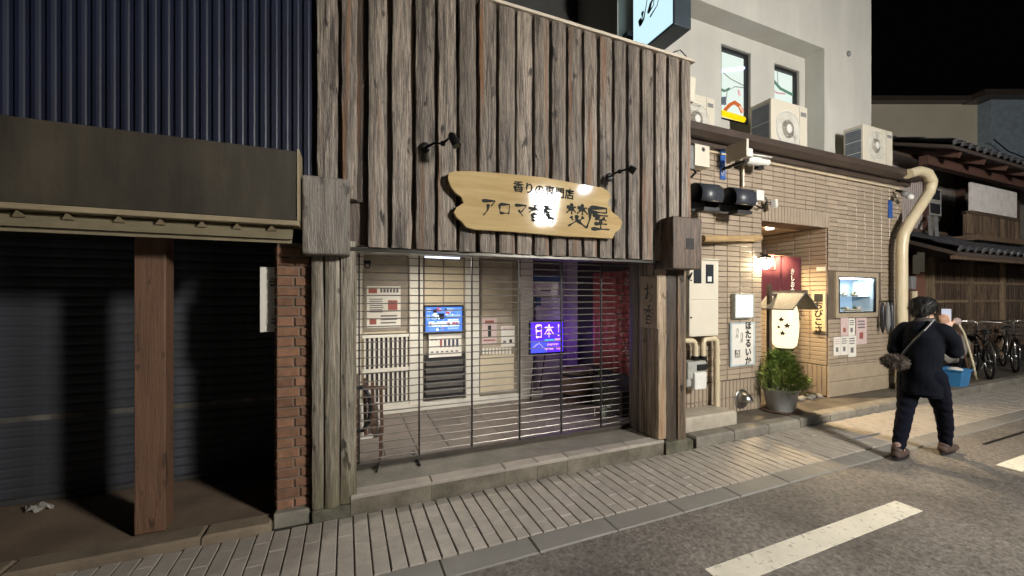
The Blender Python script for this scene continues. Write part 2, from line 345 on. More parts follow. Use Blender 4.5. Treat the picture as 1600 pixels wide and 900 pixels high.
BR = {
 'ア': [[(.1, .8), (.88, .83), (.62, .55)], [(.48, .66), (.44, .34), (.18, .06)]],
 'ロ': [[(.18, .76), (.22, .18)], [(.18, .75), (.84, .78), (.78, .2)], [(.22, .24), (.8, .26)]],
 'マ': [[(.08, .76), (.9, .8), (.52, .38)], [(.34, .5), (.64, .16)]],
 '香': [[(.66, .97), (.3, .89)], [(.06, .74), (.94, .77)], [(.5, .9), (.5, .48)], [(.47, .74), (.08, .48)], [(.53, .74), (.95, .5)],
       [(.3, .42), (.3, .02)], [(.3, .41), (.73, .42), (.72, .02)], [(.3, .23), (.71, .23)], [(.3, .05), (.71, .05)]],
 '房': [[(.12, .93), (.9, .95)], [(.22, .8), (.84, .81), (.82, .62)], [(.22, .63), (.82, .63)], [(.2, .8), (.17, .4), (.03, .06)], [(.5, .6), (.53, .5)],
       [(.26, .46), (.95, .47)], [(.48, .44), (.42, .2), (.26, .02)], [(.46, .3), (.8, .31), (.74, .04), (.6, .1)]],
 '焚': [[(.03, .8), (.46, .82)], [(.26, .98), (.26, .5)], [(.25, .78), (.02, .55)], [(.28, .75), (.45, .6)], [(.52, .81), (.98, .83)], [(.75, .99), (.75, .5)],
       [(.73, .79), (.5, .55)], [(.77, .78), (1.0, .56)], [(.22, .42), (.32, .26)], [(.8, .44), (.64, .28)], [(.5, .5), (.47, .24), (.1, .0)], [(.5, .28), (.92, .0)]],
 '屋': [[(.15, .93), (.88, .95), (.86, .74)], [(.17, .74), (.86, .75)], [(.16, .93), (.15, .45), (.0, .03)], [(.26, .61), (.94, .63)], [(.55, .6), (.38, .44), (.76, .45)],
       [(.7, .54), (.86, .4)], [(.33, .26), (.9, .27)], [(.61, .42), (.61, .05)], [(.2, .03), (1.0, .05)]],
 'お': [[(.12, .7), (.72, .76)], [(.42, .98), (.4, .5), (.36, .2), (.2, .2), (.22, .38), (.55, .48), (.82, .36), (.78, .12), (.55, .03)], [(.76, .88), (.92, .74)]],
 '崎': [[(.02, .34), (.06, .12), (.2, .2), (.3, .5), (.42, .95), (.62, 1.05)], [(.16, .5), (.13, .18)], [(.4, .8), (.55, 1.25), (.5, 1.5)], [(.36, .75), (.7, 1.02), (1.0, 1.2)],
       [(.6, 1.4), (.82, 1.0), (.92, .6), (.8, .25), (.48, .08)], [(.42, .25), (.52, .5), (.68, .6), (.64, .36), (.42, .25)]],
 '日': [[(.2, .95), (.24, .0)], [(.2, .93), (.8, .97), (.78, .0)], [(.24, .5), (.78, .52)], [(.24, .03), (.78, .05)]],
 '本': [[(.05, .74), (.95, .78)], [(.5, 1.0), (.5, .0)], [(.48, .76), (.05, .22)], [(.53, .76), (.96, .24)], [(.32, .24), (.7, .26)]],
 '!': [[(.5, 1.0), (.5, .36)], [(.42, .12), (.6, .1)]],
}
def brush(ch, o, ux, uz, n, w, mb):
    """strokes of one character: origin o, right/up unit vectors times size, n = outward offset, w = brush width"""
    o, ux, uz, n = Vector(o), Vector(ux), Vector(uz), Vector(n)
    for si, st in enumerate(BR[ch]):
        pts = []
        for i in range(len(st) - 1):
            for k in range(6):
                t = k / 6; pts.append((st[i][0] * (1 - t) + st[i + 1][0] * t, st[i][1] * (1 - t) + st[i + 1][1] * t))
        pts.append(st[-1]); N = len(pts)
        lt, rt = [], []
        for i, (x, y) in enumerate(pts):
            a = pts[max(i - 1, 0)]; b = pts[min(i + 1, N - 1)]; dx, dy = b[0] - a[0], b[1] - a[1]; L = math.hypot(dx, dy) or 1
            f = i / (N - 1); ww = w * (.62 + .38 * math.cos(f * 4.6)) * (.55 if i in (0, N - 1) else 1)
            lt.append((x - dy / L * ww / 2, y + dx / L * ww / 2)); rt.append((x + dy / L * ww / 2, y - dx / L * ww / 2))
        vs = [o + ux * x + uz * y + n * (1 + .04 * si) for x, y in lt] + [o + ux * x + uz * y + n * (1 + .04 * si) for x, y in rt]
        mb.add(vs, [(i, i + 1, N + i + 1, N + i) for i in range(N - 1)])

# ------------------------------------------------------------------ ground: road, kerb, pavement
gr = B(-150, 150, -150, 150, -.25, -.03); tag(gr.build('ground', mat('dark_ground', (.05, .047, .042), .9)), kind='structure')
road = thing('road', None, None); tag(road, kind='structure')
MB().add([(-60, -7, -.012), (60, -7, -.012), (60, 2.235, -.012), (-60, 2.235, -.012)], [(0, 1, 2, 3)]).build('asphalt', ASPH, road)
for (x0, x1) in ((-2.1, -.2), (1.95, 3.99), (5.72, 7.75), (9.6, 11.6)):
    MB().box(x0, x1, 1.565, 1.725, -.011, -.0075).build('road_line', PAINT, road)
# patched drain slot in the asphalt near the second line
MB().box(5.0, 6.6, 1.22, 1.27, -.011, -.0085).box(5.0, 5.07, .95, 1.219, -.011, -.0085).build('asphalt_seam', mat('tar', (.012, .012, .012), .5), road)
MB().box(6.4, 9.5, 2.0, 2.03, -.011, -.0088).build('asphalt_seam', MATS['tar'], road)
kerb = thing('kerb', None, None); tag(kerb, kind='structure')
km = MB().slab(-.298, .298, -.088, .088, -.12, .0, .008).mesh('kerb_stone'); km.materials.append(KERB)
for i in range(-7, 24): link(km, 'kerb_stone', kerb, (.22 + i * .6, 2.32, random.uniform(-.003, .002)))
pav = thing('pavement', None, None); tag(pav, kind='structure')
B(-7, 20, 2.409, 4.6, -.2, -.012).build('joint_bed', JOINT, pav)
pm = MB().slab(-.0465, .0465, -.1145, .1145, -.05, 0, .005).mesh('paver'); pm.materials.append(PAVER)
rest = MB(); cells = []
for i in range(-48, 150):
    for j in range(-1, 4):
        x = -.005 + i * .0995; y = 2.53 + j * .2335 + (.117 if i % 2 else 0)
        y0, y1 = max(y - .1162, 2.412), min(y + .1162, 3.128)
        if y1 - y0 < .03: continue
        cells.append((x, y0, y1))
vis = [c for c in cells if -1.75 <= c[0] <= 5.7]; cut = set()
half = {}
n_ind = 0
for c in cells:
    x, y0, y1 = c; dz = random.uniform(-.003, .002)
    if c in vis and n_ind < 300:
        L = round(y1 - y0, 3)
        if L not in half:
            me = MB().slab(-.0457, .0457, -L / 2, L / 2, -.05, 0, .004).mesh('paver'); me.materials.append(PAVER); half[L] = me
        o = link(half[L], 'paver', pav, (x, (y0 + y1) / 2, dz)); o.rotation_euler = (random.uniform(-.003, .003), random.uniform(-.014, .014), 0); n_ind += 1
    else: rest.slab(x - .0457, x + .0457, y0, y1, -.05, dz, .005)
rest.build('paver_field', PAVER, pav, kind='stuff')
# blue-grey marker plate in the pavers
MB().box(5.25, 5.75, 2.62, 2.645, .0015, .004).build('marker_strip', mat('blue_marker', (.12, .15, .22), .5), pav)

# low threshold kerb and forecourt in front of the tiled shop and the old house
fk = thing('forecourt', None, None); tag(fk, kind='structure')
x = 3.42
while x < 19:
    w = random.uniform(.55, .62); MB().slab(x + .004, x + w - .004, 3.132, 3.30, -.1, .098 + random.uniform(-.004, .004), .02).build('kerb_stone', STONE, fk); x += w
B(3.30, 20, 3.301, 5.2, -.1, .088).build('forecourt_slab', mat('damp_forecourt', (.13, .11, .085), .6, col2=(.05, .042, .034), scale=3, bump=.4), fk)

# ------------------------------------------------------------------ street lantern across the road
sl = thing('street_lamp', 'lit white street lantern across the road, mirrored in the wooden shop sign', 'street lamp', (LAMP.x, LAMP.y, 0))
MB().tube([(LAMP.x, LAMP.y, -.02), (LAMP.x, LAMP.y, .5), (LAMP.x, LAMP.y, .52), (LAMP.x, LAMP.y, LAMP.z - .54)], [.09, .08, .05, .04], 12).build('pole', DKMET, sl, smooth=30)
def frustum(z0, r0, z1, r1): return MB().lathe((LAMP.x, LAMP.y, 0), [(r0, z0), (r1, z1)], 6)
frustum(LAMP.z - .45, .22, LAMP.z + .40, .40).build('lantern_glass', glow('lamp_glow', (1.0, .955, .885), 440), sl)
MB().lathe((LAMP.x, LAMP.y, 0), [(.45, LAMP.z + .405), (.3, LAMP.z + .52), (.07, LAMP.z + .62), (0.001, LAMP.z + .7)], 6).build('lantern_roof', DKMET, sl)
frustum(LAMP.z - .54, .06, LAMP.z - .455, .23).build('lantern_base', DKMET, sl)

# a second, cooler lamp farther along, its small highlight also shows in the sign
L2 = Vector((8.8, -8.0, 5.9))
s2 = thing('street_lamp', 'tall cool white street lamp farther along the far side of the road', 'street lamp', (L2.x, L2.y, 0))
MB().tube([(L2.x, L2.y, -.03), (L2.x, L2.y, L2.z + .3), (L2.x, L2.y + .4, L2.z + .4)], [.09, .06, .05], 10).build('pole', GREYP, s2, smooth=30)
B(L2.x - .22, L2.x + .22, L2.y + .2, L2.y + .85, L2.z + .06, L2.z + .18).build('head', GREYP, s2, bev=.02)
MB().box(L2.x - .11, L2.x + .11, L2.y + .42, L2.y + .64, L2.z - .06, L2.z + .055).build('diffuser', glow('lamp_cool', (.86, .93, 1.0), 850), s2)

# ------------------------------------------------------------------ dark building on the left
lb = thing('dark_building', 'dark building with navy corrugated upper wall, brown fascia and closed shutter', 'building', (-2.5, 4, 0))
# corrugated sheet: sine ribs
def corrugated(x0, x1, y, z0, z1, pitch, amp):
    mb = MB(); n = int((x1 - x0) / pitch * 8); vs = []; fs = []
    for i in range(n + 1):
        xx = x0 + (x1 - x0) * i / n; a = (i % 8) / 8
        yy = y + amp * (0, -.2, -1, -1, -1, -.2, 0, 0)[i % 8]
        vs += [(xx, yy, z0), (xx, yy, z1)]
    fs = [(2 * i, 2 * i + 2, 2 * i + 3, 2 * i + 1) for i in range(n)]
    return mb.add(vs, fs)
corrugated(-6.5, -.225, 3.17, 2.3, 6.5, .066, .017).build('corrugated_wall', NAVY, lb)
B(-6.5, -.226, 3.172, 4.6, 2.32, 6.45).build('wall_core', INDK, lb)
ft, fb = P(462, 236, 2.95).z, P(462, 345, 2.95).z
B(-6.5, -.30, 2.95, 3.13, fb, ft).build('fascia', FASC, lb, bev=.006)
MB().prismx([(2.925, fb - .035), (3.1, fb - .035), (3.1, fb - .003), (2.925, fb - .003)], -6.5, -.285).build('fascia_trim', TRIM, lb, bev=.004)
B(-.297, -.283, 2.94, 3.13, fb, ft + .01).build('fascia_trim', TRIM, lb)
va = MB().prismx([(2.97, fb - .12), (2.995, fb - .12), (3.06, fb - .04), (3.0, fb - .04)], -6.5, -.33).build('valance', mat('valance_vinyl', (.20, .17, .105), .6, bump=.2), lb)
B(-6.5, -.335, 2.998, 3.02, fb - .145, fb - .121).build('valance_tube', mat('valance_rail', (.24, .2, .13), .5), lb)
for px in (27, 105, 185, 250, 315, 370, 424):
    c = P(px, 352, 2.96); MB().add([(c.x - .03, 2.975, fb - .07), (c.x + .03, 2.975, fb - .07), (c.x + .005, 2.94, fb - .04), (c.x, 2.972, fb - .038)], [(0, 1, 2), (0, 2, 3), (1, 3, 2), (0, 3, 1)]).build('clip', TRIM, lb)
B(-6.5, -.36, 3.03, 4.1, fb - .06, fb - .042).build('soffit', INDK, lb)
# brown wooden post
B(-1.262, -1.10, 3.30, 3.44, .055, fb - .065).build('post', BROWN, lb, bev=.006)
# roller shutter of slats
sh = MB().box(-6.5, -.40, 4.19, 4.25, .04, 2.1).build('roller_shutter', INDK, lb)
sm = MB().add([(-3.0, .0, 0), (3.0, .0, 0), (3.0, -.006, .02), (-3, -.006, .02), (3, -.006, .055), (-3, -.006, .055), (3, 0, .074), (-3, 0, .074), (-3, .014, 0), (3, .014, 0), (3, .014, .074), (-3, .014, .074)],
             [(0, 1, 2, 3), (3, 2, 4, 5), (5, 4, 6, 7), (8, 11, 10, 9)]).mesh('slat'); sm.materials.append(SHUT)
for k in range(26): link(sm, 'slat', sh, (-3.45, 4.17, .09 + k * .0755))
B(-6.45, -.45, 4.155, 4.186, .66, .70).build('rail', mat('shutter_rail', (.13, .12, .105), .6, .2, big=(3, .7), bstr=(2, 1, 1)), sh)
B(-6.5, -.4, 4.15, 4.186, .05, .088).build('bottom_rail', mat('shutter_rail_dark', (.08, .08, .08), .5, .3), sh)
# brick pillar
bp = B(-.447, -.243, 3.215, 3.60, .06, 1.98).build('brick_pillar', MORT, lb)
bms = {}
for k in range(26):
    z = .10 + k * .0715
    for (a, b) in (((-.452, -.348), (-.338, -.238)) if k % 2 == 0 else ((-.452, -.312), (-.302, -.238))):
        key = round(b - a, 3)
        if key not in bms:
            me = MB().tile(-key / 2, key / 2, -.02, .02, 0, .0605, .007).mesh('brick'); me.materials.append(BRICK); bms[key] = me
        link(bms[key], 'brick', bp, ((a + b) / 2, 3.222 + random.uniform(-.002, .002), z))
for k in range(26):                 # left return of the pillar
    link(bms[.104], 'brick', bp, (-.452, 3.31 + .11 * (k % 2) * 0, .10 + k * .0715)).rotation_euler.z = R(-90)
B(-.465, -.235, 3.17, 3.62, -.02, .09).build('pillar_base', STONE, lb, bev=.01)
# step and floor in front of the shutter
x = -6.5
while x < -.5:
    w = min(random.uniform(.8, 1.1), -.47 - x); MB().slab(x + .004, x + w - .004, 3.13, 3.29, -.1, .052, .014).build('step_stone', mat('brown_step_stone', (.23, .18, .125), .75, var=.2, scale=4, bump=.5, rnd=.2), lb); x += w
B(-6.5, -.47, 3.292, 4.2, -.1, .042).build('porch_floor', mat('porch_floor', (.19, .135, .09), .8, col2=(.10, .07, .05), scale=2.2, bump=.4), lb)
pc = thing('plate_notice', 'white notice plate with grey writing beside the brick pillar', 'notice', (-.5, 3.35, 1.4))
a, b = P(406, 417, 3.30), P(439, 518, 3.30)
B(a.x, b.x, 3.30, 3.325, b.z, a.z).build('board', PAPER, pc, bev=.003)
for zz, ww, hh in ((a.z - .085, .03, .008), (a.z - .105, .045, .012), (a.z - .13, .035, .016), (b.z + .09, .018, .012), (b.z + .065, .022, .012)):
    B((a.x + b.x) / 2 + .015 - ww / 2, (a.x + b.x) / 2 + .015 + ww / 2, 3.2983, 3.2998, zz - hh / 2, zz + hh / 2).build('writing_mark', GINK, pc)
B(b.x - .01, -.43, 3.327, 3.345, b.z + .1, b.z + .13).build('bracket', DKMET, pc)
c = G(58, 797, .05); q = MB().ico((c.x, c.y + .02, .062), .06, 3, (1.3, .7, .36))
q.v = [(x + .012 * math.sin(97 * y + 60 * z), y + .010 * math.sin(120 * x), z + .014 * math.sin(83 * x + 71 * y)) for x, y, z in q.v]
tag(q.build('crumpled_bag', mat('grey_bag', (.30, .28, .25), .6), None), 'crumpled pale bag lying by the dark roller shutter', 'litter')

# ------------------------------------------------------------------ wooden shop
ws = thing('wooden_shop', 'shop front clad in weathered vertical boards above a closed grille', 'shop', (1.5, 3.4, 0))
ZT = 4.05; ZB = 1.962
B(-.205, 3.335, 3.198, 3.28, ZB + .02, ZT - .01).build('panel_backing', BOARDD, ws)
edges = [(-.19, -.05), (-.03, .082), (.15, .29), (.32, .47), (.495, .645), (.67, .82), (.84, .985), (1.012, 1.16), (1.18, 1.33), (1.345, 1.495), (1.513, 1.66), (1.685, 1.83),
         (1.852, 2.0), (2.02, 2.165), (2.188, 2.333), (2.354, 2.495), (2.523, 2.663), (2.69, 2.83), (2.855, 2.995), (3.027, 3.168), (3.195, 3.325)]
def board(x0, x1, z0, z1, y0, y1, m, name, parent, wob=.005):
    n = 13; prof = []
    bow = random.uniform(.006, .02)
    for k in range(6):
        f = k / 5; prof.append((f, -(bow * math.sin(math.pi * f)) + random.uniform(-.0015, .0015)))
    vs = []; fs = []
    for i in range(n):
        z = z0 + (z1 - z0) * i / (n - 1); a = x0 + random.uniform(-wob, wob); b = x1 + random.uniform(-wob, wob)
        if i in (0, n - 1): z += random.uniform(-.004, .004)
        vs += [(a, y1, z)] + [(a + (b - a) * f, y0 + d, z) for f, d in prof] + [(b, y1, z)]
    m_ = 8
    for i in range(n - 1):
        for j in range(m_ - 1): fs.append((i * m_ + j, i * m_ + j + 1, (i + 1) * m_ + j + 1, (i + 1) * m_ + j))
    fs += [tuple(range(m_)), tuple((n - 1) * m_ + j for j in range(m_))]
    return MB().add(vs, fs).build(name, m, parent, smooth=35)
for i, (x0, x1) in enumerate(edges):
    board(x0 + .003, x1 - .007, 2.3 if i < 2 else ZB, ZT - .012, 3.115 + random.uniform(-.004, .004), 3.186, BOARD, 'board', ws)
    if i + 1 < len(edges): board(x1 - .02, edges[i + 1][0] + .02, 2.3 if i < 2 else ZB + .006, ZT - .02, 3.185, 3.197, BOARDD, 'back_board', ws, .001)
MB().prismx([(3.085, ZT - .01), (3.3, ZT - .01), (3.3, ZT + .03), (3.085, ZT + .018)], -.21, 3.36).build('cap_rail', mat('pale_cap_rail', (.58, .50, .40), .6, bump=.3, stretch=(1, 6, 6)), ws, bev=.005)
MB().box(.02, 2.92, 3.13, 3.30, ZB - .03, ZB - .002).build('lintel', mat('lintel_metal', (.10, .095, .085), .3, .7), ws, bev=.003)
B(-.2, 3.33, 3.285, 5.5, 3.9, 4.02).build('roof_slab', INDK, ws)
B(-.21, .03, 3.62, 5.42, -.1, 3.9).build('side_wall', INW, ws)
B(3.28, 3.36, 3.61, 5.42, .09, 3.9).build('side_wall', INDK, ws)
B(.03, 3.28, 3.30, 5.42, 2.22, 2.28).build('vestibule_ceiling', INW, ws)
# left pillar boards, cap block, mossy base
for a, b in ((487.5, 505.5), (508, 530.5), (532.5, 557)):
    xa, xb = P(a, 600, 3.15).x, P(b, 600, 3.15).x
    board(xa, xb, .085, 2.0, 3.145, 3.185, BOARDL, 'pillar_board', ws, .003)
B(-.205, .028, 3.19, 3.615, .08, 2.05).build('pillar_core', BOARDD, ws)
B(-.225, .04, 3.135, 3.63, -.03, .078).build('pillar_base', MOSS, ws, bev=.012)
a, b = P(472, 272, 3.0), P(547, 399, 3.0)
B(a.x, b.x, 3.0, 3.20, b.z, a.z).build('cap_block', CAPW, ws, bev=.012)
# right pillar: street face boards and side cladding
PILP = wood('right_pillar_pale', (.46, .36, .25), (.17, .115, .07), (.30, .17, .08), rough=.45, sx=7, sz=.35)
PILN = wood('right_pillar_dark', (.10, .072, .05), (.022, .016, .012), (.15, .085, .045), rough=.45, sx=7, sz=.35)
for a, b, m_ in ((2.915, 3.01, PILP), (3.013, 3.16, PILN), (3.165, 3.275, PILL)):
    board(a, b, .15 if a < 3 else .12, 1.90, 3.135 + (.012 if m_ is PILN else 0), 3.18, m_, 'pillar_board', ws, .004)
for y0, y1 in ((3.185, 3.31), (3.316, 3.44), (3.446, 3.59)):
    o = board(y0, y1, .15, 1.95, -.02, .02, PILN if y0 > 3.4 else PILL, 'pillar_board', ws, .002); o.data.transform(Matrix.Translation((2.935, 0, 0)) @ Matrix(((0, 1, 0, 0), (1, 0, 0, 0), (0, 0, 1, 0), (0, 0, 0, 1))))
    o.data.flip_normals()
B(2.958, 3.27, 3.185, 3.60, .13, 2.0).build('pillar_core', BOARDD, ws)
MB().slab(2.98, 3.34, 3.10, 3.62, -.05, .118, .02).build('pillar_base', MOSS, ws)
cy_, a, b = 2.933, P(1052, 337, 2.933), P(1097, 421, 2.933)
cb = MB().box(a.x, b.x, cy_, 3.20, b.z, a.z).build('cap_block', CAPD, ws, bev=.01)
h0, h1 = P(1072, 372, cy_), P(1084, 390, cy_)
B(h0.x, h1.x, cy_ - .004, cy_ + .001, h1.z, h0.z).build('square_mortise', INDK, cb)
for s in (0, 1): MB().tube([(3.22, 3.0, 1.84), (3.22, 3.02 + .02 * s, 1.80), (3.23, 3.05, 1.77), (3.245, 3.08, 1.79 + .02 * s)], .006, 6).build('hook', DKMET, ws)
# step: stone edging then slab, vestibule floor tiles
STEPF = mat('stained_step_face', (.20, .175, .135), .75, col2=(.075, .066, .045), scale=5, bump=.5, rnd=.2)
xs = [.03, .62, 1.24, 1.55, 1.85, 2.2, 2.53, 2.975]
for i in range(len(xs) - 1):
    MB().slab(xs[i] + .0015, xs[i + 1] - .0015, 3.13, 3.245, -.05, .118, .002).build('step_stone', STEPF, ws)
    MB().slab(xs[i] + .001, xs[i + 1] - .001, 3.122, 3.245, .1185, .146 + random.uniform(-.001, .001), .009).build('step_nosing', STONEL, ws)
B(.03, 2.915, 3.247, 3.64, -.05, .138).build('step_slab', STONE, ws)
B(.03, 3.28, 3.645, 5.42, -.05, .125).build('floor_bed', JOINT, ws)
fm = MB().slab(-.146, .146, -.146, .146, -.01, .014, .004).mesh('floor_tile'); fm.materials.append(FLOORT)
for i in range(11):
    for j in range(6): link(fm, 'floor_tile', ws, (.18 + i * .297, 3.797 + j * .297, .126 + random.uniform(-.001, .001)))
# roller grille
gl = thing('roller_grille', 'closed pipe roller grille across the wooden shop entrance', 'shutter', (1.5, 3.6, .14))
rm = MB().tube([(.05, 0, 0), (2.97, 0, 0)], .0055, 6).mesh('rod'); rm.materials.append(ROD)
nz = 27
for k in range(nz): link(rm, 'rod', gl, (0, 3.6, .21 + k * .0665 + random.uniform(-.002, .002)))
lm = MB().box(-.006, .006, -.009, .009, .15, 1.97).mesh('link_strip'); lm.materials.append(LINK)
for X in (.10, .60, 1.09, 1.58, 2.05, 2.54, 2.965): link(lm, 'link_strip', gl, (X, 3.592, 0))
B(.04, 2.98, 3.575, 3.61, .147, .185).build('bottom_bar', mat('grille_bottom_bar', (.12, .105, .09), .4, .6), gl)
lk = MB()
for k in range(13):
    a0 = 2 * math.pi * k / 12; lk.v.append((.165 + .02 * math.cos(a0), 3.575, 1.86 + .02 * math.sin(a0)))
pts = lk.v; MB().tube(pts, .006, 6).build('padlock_ring', BLACK, gl); B(.135, .195, 3.56, 3.59, 1.878, 1.905).build('padlock', BLACK, gl, bev=.005)

# back wall of the vestibule
YB = 5.22
vb = thing('shop_inner_front', 'pale inner shop front with sliding doors behind the grille', 'shop front', (1.5, YB, .14))
B(.03, 3.28, YB + .03, YB + .1, .14, 2.22).build('wall', INW, vb)
def bx(px0, py0, px1, py1, y0, y1, name, m, parent, bev=0):
    a, b = P(px0, py0, y0), P(px1, py1, y0)
    return B(min(a.x, b.x), max(a.x, b.x), y0, y1, min(a.z, b.z), max(a.z, b.z)).build(name, m, parent, bev=bev)
bx(569, 398, 638, 517, YB, YB + .026, 'window', INWB, vb)
for px in (640, 728, 812): bx(px, 394, px + 21, 640, YB - .06, YB + .027, 'white_post', INW, vb, .004)
B(.35, 2.62, YB - .09, YB - .065, .142, .235).build('skirting', INW, vb)
# lattice panel bottom left
la = bx(567, 519, 637, 640, YB, YB + .026, 'lattice_panel', INWC, vb)
a, b = P(570, 525, YB), P(635, 628, YB)
for k in range(10):
    xx = a.x + (b.x - a.x) * k / 9; B(xx - .011, xx + .011, YB - .025, YB - .001, b.z, a.z).build('slat', INW, la)
for zz in (b.z, (a.z + b.z) / 2, a.z): B(a.x - .03, b.x + .03, YB - .04, YB - .027, zz - .025, zz + .025).build('cross_rail', INW, la)
dkk = mat('lattice_dark', (.06, .05, .055), .7)
B(a.x, b.x, YB - .0008, YB + .0, b.z, a.z).build('dark_backing', dkk, la)
# sliding door 1 with stacked dark shelves
d1 = bx(662, 398, 727, 618, YB - .01, YB + .025, 'sliding_door', INWB, vb)
bx(664, 402, 724, 478, YB - .013, YB - .0105, 'door_pane', INWC, d1); bx(692, 402, 694, 476, YB - .02, YB - .014, 'muntin', INWB, d1)
bx(664, 553, 726, 619, YB - .05, YB - .0105, 'dark_lower_panel', INDK, d1)
for k in range(5): bx(666, 566 + k * 11, 723, 568.5 + k * 11, YB - .10, YB - .052, 'ledge', mat('dark_ledge', (.11, .10, .095), .4), d1)
# sliding door 2
d2 = bx(750, 398, 811, 612, YB - .01, YB + .025, 'sliding_door', INWB, vb)
bx(754, 408, 800, 560, YB - .013, YB - .0105, 'door_pane', mat('frosted_pane', (.42, .36, .27), .4), d2); bx(750, 556, 803, 608, YB - .02, YB - .0135, 'cream_panel', INWC, d2)
for k in range(9): bx(754 + k * 5.2, 544, 757 + k * 5.2, 553, YB - .022, YB - .015, 'hanging_tag', PAPER, d2)
bx(832, 398, 886, 610, YB - .005, YB + .025, 'notice_wall', mat('mauve_panel', (.36, .31, .32), .6), vb)
# posters on the inner front
def poster(px0, py0, px1, py1, Y, label, m=PAPER, marks=(), name='poster', cat='poster'):
    a, b = P(px0, py0, Y), P(px1, py1, Y)
    t = thing(name, label, cat, ((a.x + b.x) / 2, Y, b.z))
    x0, x1, z0, z1 = min(a.x, b.x), max(a.x, b.x), min(a.z, b.z), max(a.z, b.z)
    B(x0, x1, Y - .003, Y, z0, z1).build('sheet', m, t)
    for (u0, v0, u1, v1, mm) in marks:
        B(x0 + (x1 - x0) * u0, x0 + (x1 - x0) * u1, Y - .0045, Y - .0031, z1 - (z1 - z0) * v1, z1 - (z1 - z0) * v0).build('print_block', mm, t)
    if name == 'menu_sheet': t['group'] = 'menu sheets under the display window'
    return t
lines = lambda u0, u1, v0, v1, n, m: [(u0, v0 + (v1 - v0) * k / n, u1 - random.uniform(0, .12) * (u1 - u0), v0 + (v1 - v0) * (k + .45) / n, m) for k in range(n)]
pt = poster(573, 447, 626, 511, YB - .004, 'white notice poster with red and dark heading left of the screen', PAPER,
       [(.05, .06, .3, .17, RINK)] + lines(.08, .5, .3, .66, 7, GINK) + [(.62, .34, .9, .58, RINK), (.08, .78, .28, .92, RINK)] + lines(.4, .9, .7, .95, 3, GINK))
for k in range(6):
    a = P(594 + k * 5, 450, YB - .006); b = P(597.5 + k * 5, 457, YB - .006); B(a.x, b.x, YB - .0086, YB - .0072, b.z, a.z).build('heading_mark', GINK, pt)
poster(830, 402, 874, 440, YB - .012, 'dark landscape poster with blue lower edge, top right of the inner wall', mat('dark_photo', (.10, .08, .08), .5, scale=12), [(0, .72, 1, 1, BINK)])
poster(833, 442, 872, 462, YB - .012, 'small pale sheet under the dark landscape poster', PAPER, [(.3, .5, .7, .65, GINK)])
poster(836, 465, 880, 500, YB - .012, 'mauve grey sheet with blue corner above the purple light board', mat('lilac_paper', (.5, .46, .5), .7), [(0, .0, .2, .35, BINK)])
poster(753, 497, 776, 536, YB - .014, 'pink and white sheet with dark figure on the door pane', PINKP, [(.2, .1, .8, .2, RINK), (.4, .3, .62, .75, INK), (.1, .85, .9, .9, RINK)])
poster(783, 510, 804, 541, YB - .014, 'pale sheet with small dark spots beside the pink one on the door', PAPER, [(.1, .05, .9, .2, PINKP), (.15, .7, .35, .85, GINK), (.6, .65, .8, .82, INK)])
poster(670, 519, 721, 556, YB - .06, 'white sheet with a row of dark bars below the screen', PAPER,
       [(.33 + .125 * k, .28, .4 + .125 * k, .62, RINK if k == 0 else mat('bar_ink', (.05, .06, .1), .6)) for k in range(5)] + [(.06 + .15 * k, .76, .14 + .15 * k, .82, GINK) for k in range(6)] + [(.06, .3, .14, .34, GINK), (.18, .3, .26, .34, GINK)])
# screen
scn = thing('video_screen', 'lit blue and white video screen behind the grille', 'screen', (1.2, YB, 1.1))
bx(663, 477, 724, 520, YB - .10, YB - .05, 'bezel', BLACK, scn, .004)
bx(665, 480, 722, 517, YB - .102, YB - .1005, 'display', glow('screen_blue', (.10, .28, 1.0), 1.0), scn)
a, b = P(665, 480, YB - .103), P(722, 517, YB - .103); sw, sh_ = b.x - a.x, a.z - b.z
cols = [glow('scr_a', (.75, .88, 1), 1.3), glow('scr_b', (.4, .62, 1), .95), glow('scr_c', (.02, .03, .08), .3), glow('scr_d', (.6, .12, .2), 1.0), glow('scr_e', (.2, .42, 1), .9)]
for (u0, v0, u1, v1, c) in ((.08, .58, .92, .8, 0), (.16, .3, .34, .48, 0), (.3, .26, .5, .5, 2), (.3, .02, .42, .18, 3), (.2, .08, .3, .26, 2), (.42, .08, .55, .24, 4), (.56, .04, .75, .2, 1), (.56, .3, .95, .45, 1), (.78, .06, .97, .24, 4), (.03, .3, .12, .5, 1), (.1, .86, .5, .95, 4), (.6, .5, .9, .56, 0), (.04, .06, .14, .2, 1), (.6, .84, .9, .92, 1)):
    B(a.x + sw * u0, a.x + sw * u1, YB - .1040, YB - .1022, a.z - sh_ * v1, a.z - sh_ * v0).build('picture_block', cols[c], scn)
for k in range(46):
    u, v = random.uniform(.02, .9), random.uniform(.02, .9); du, dv = random.uniform(.03, .1), random.uniform(.03, .1)
    B(a.x + sw * u, a.x + sw * min(u + du, .98), YB - .1040 - .00004 * k - .00005, YB - .1039, a.z - sh_ * min(v + dv, .97), a.z - sh_ * v).build('picture_block', random.choice(cols), scn)
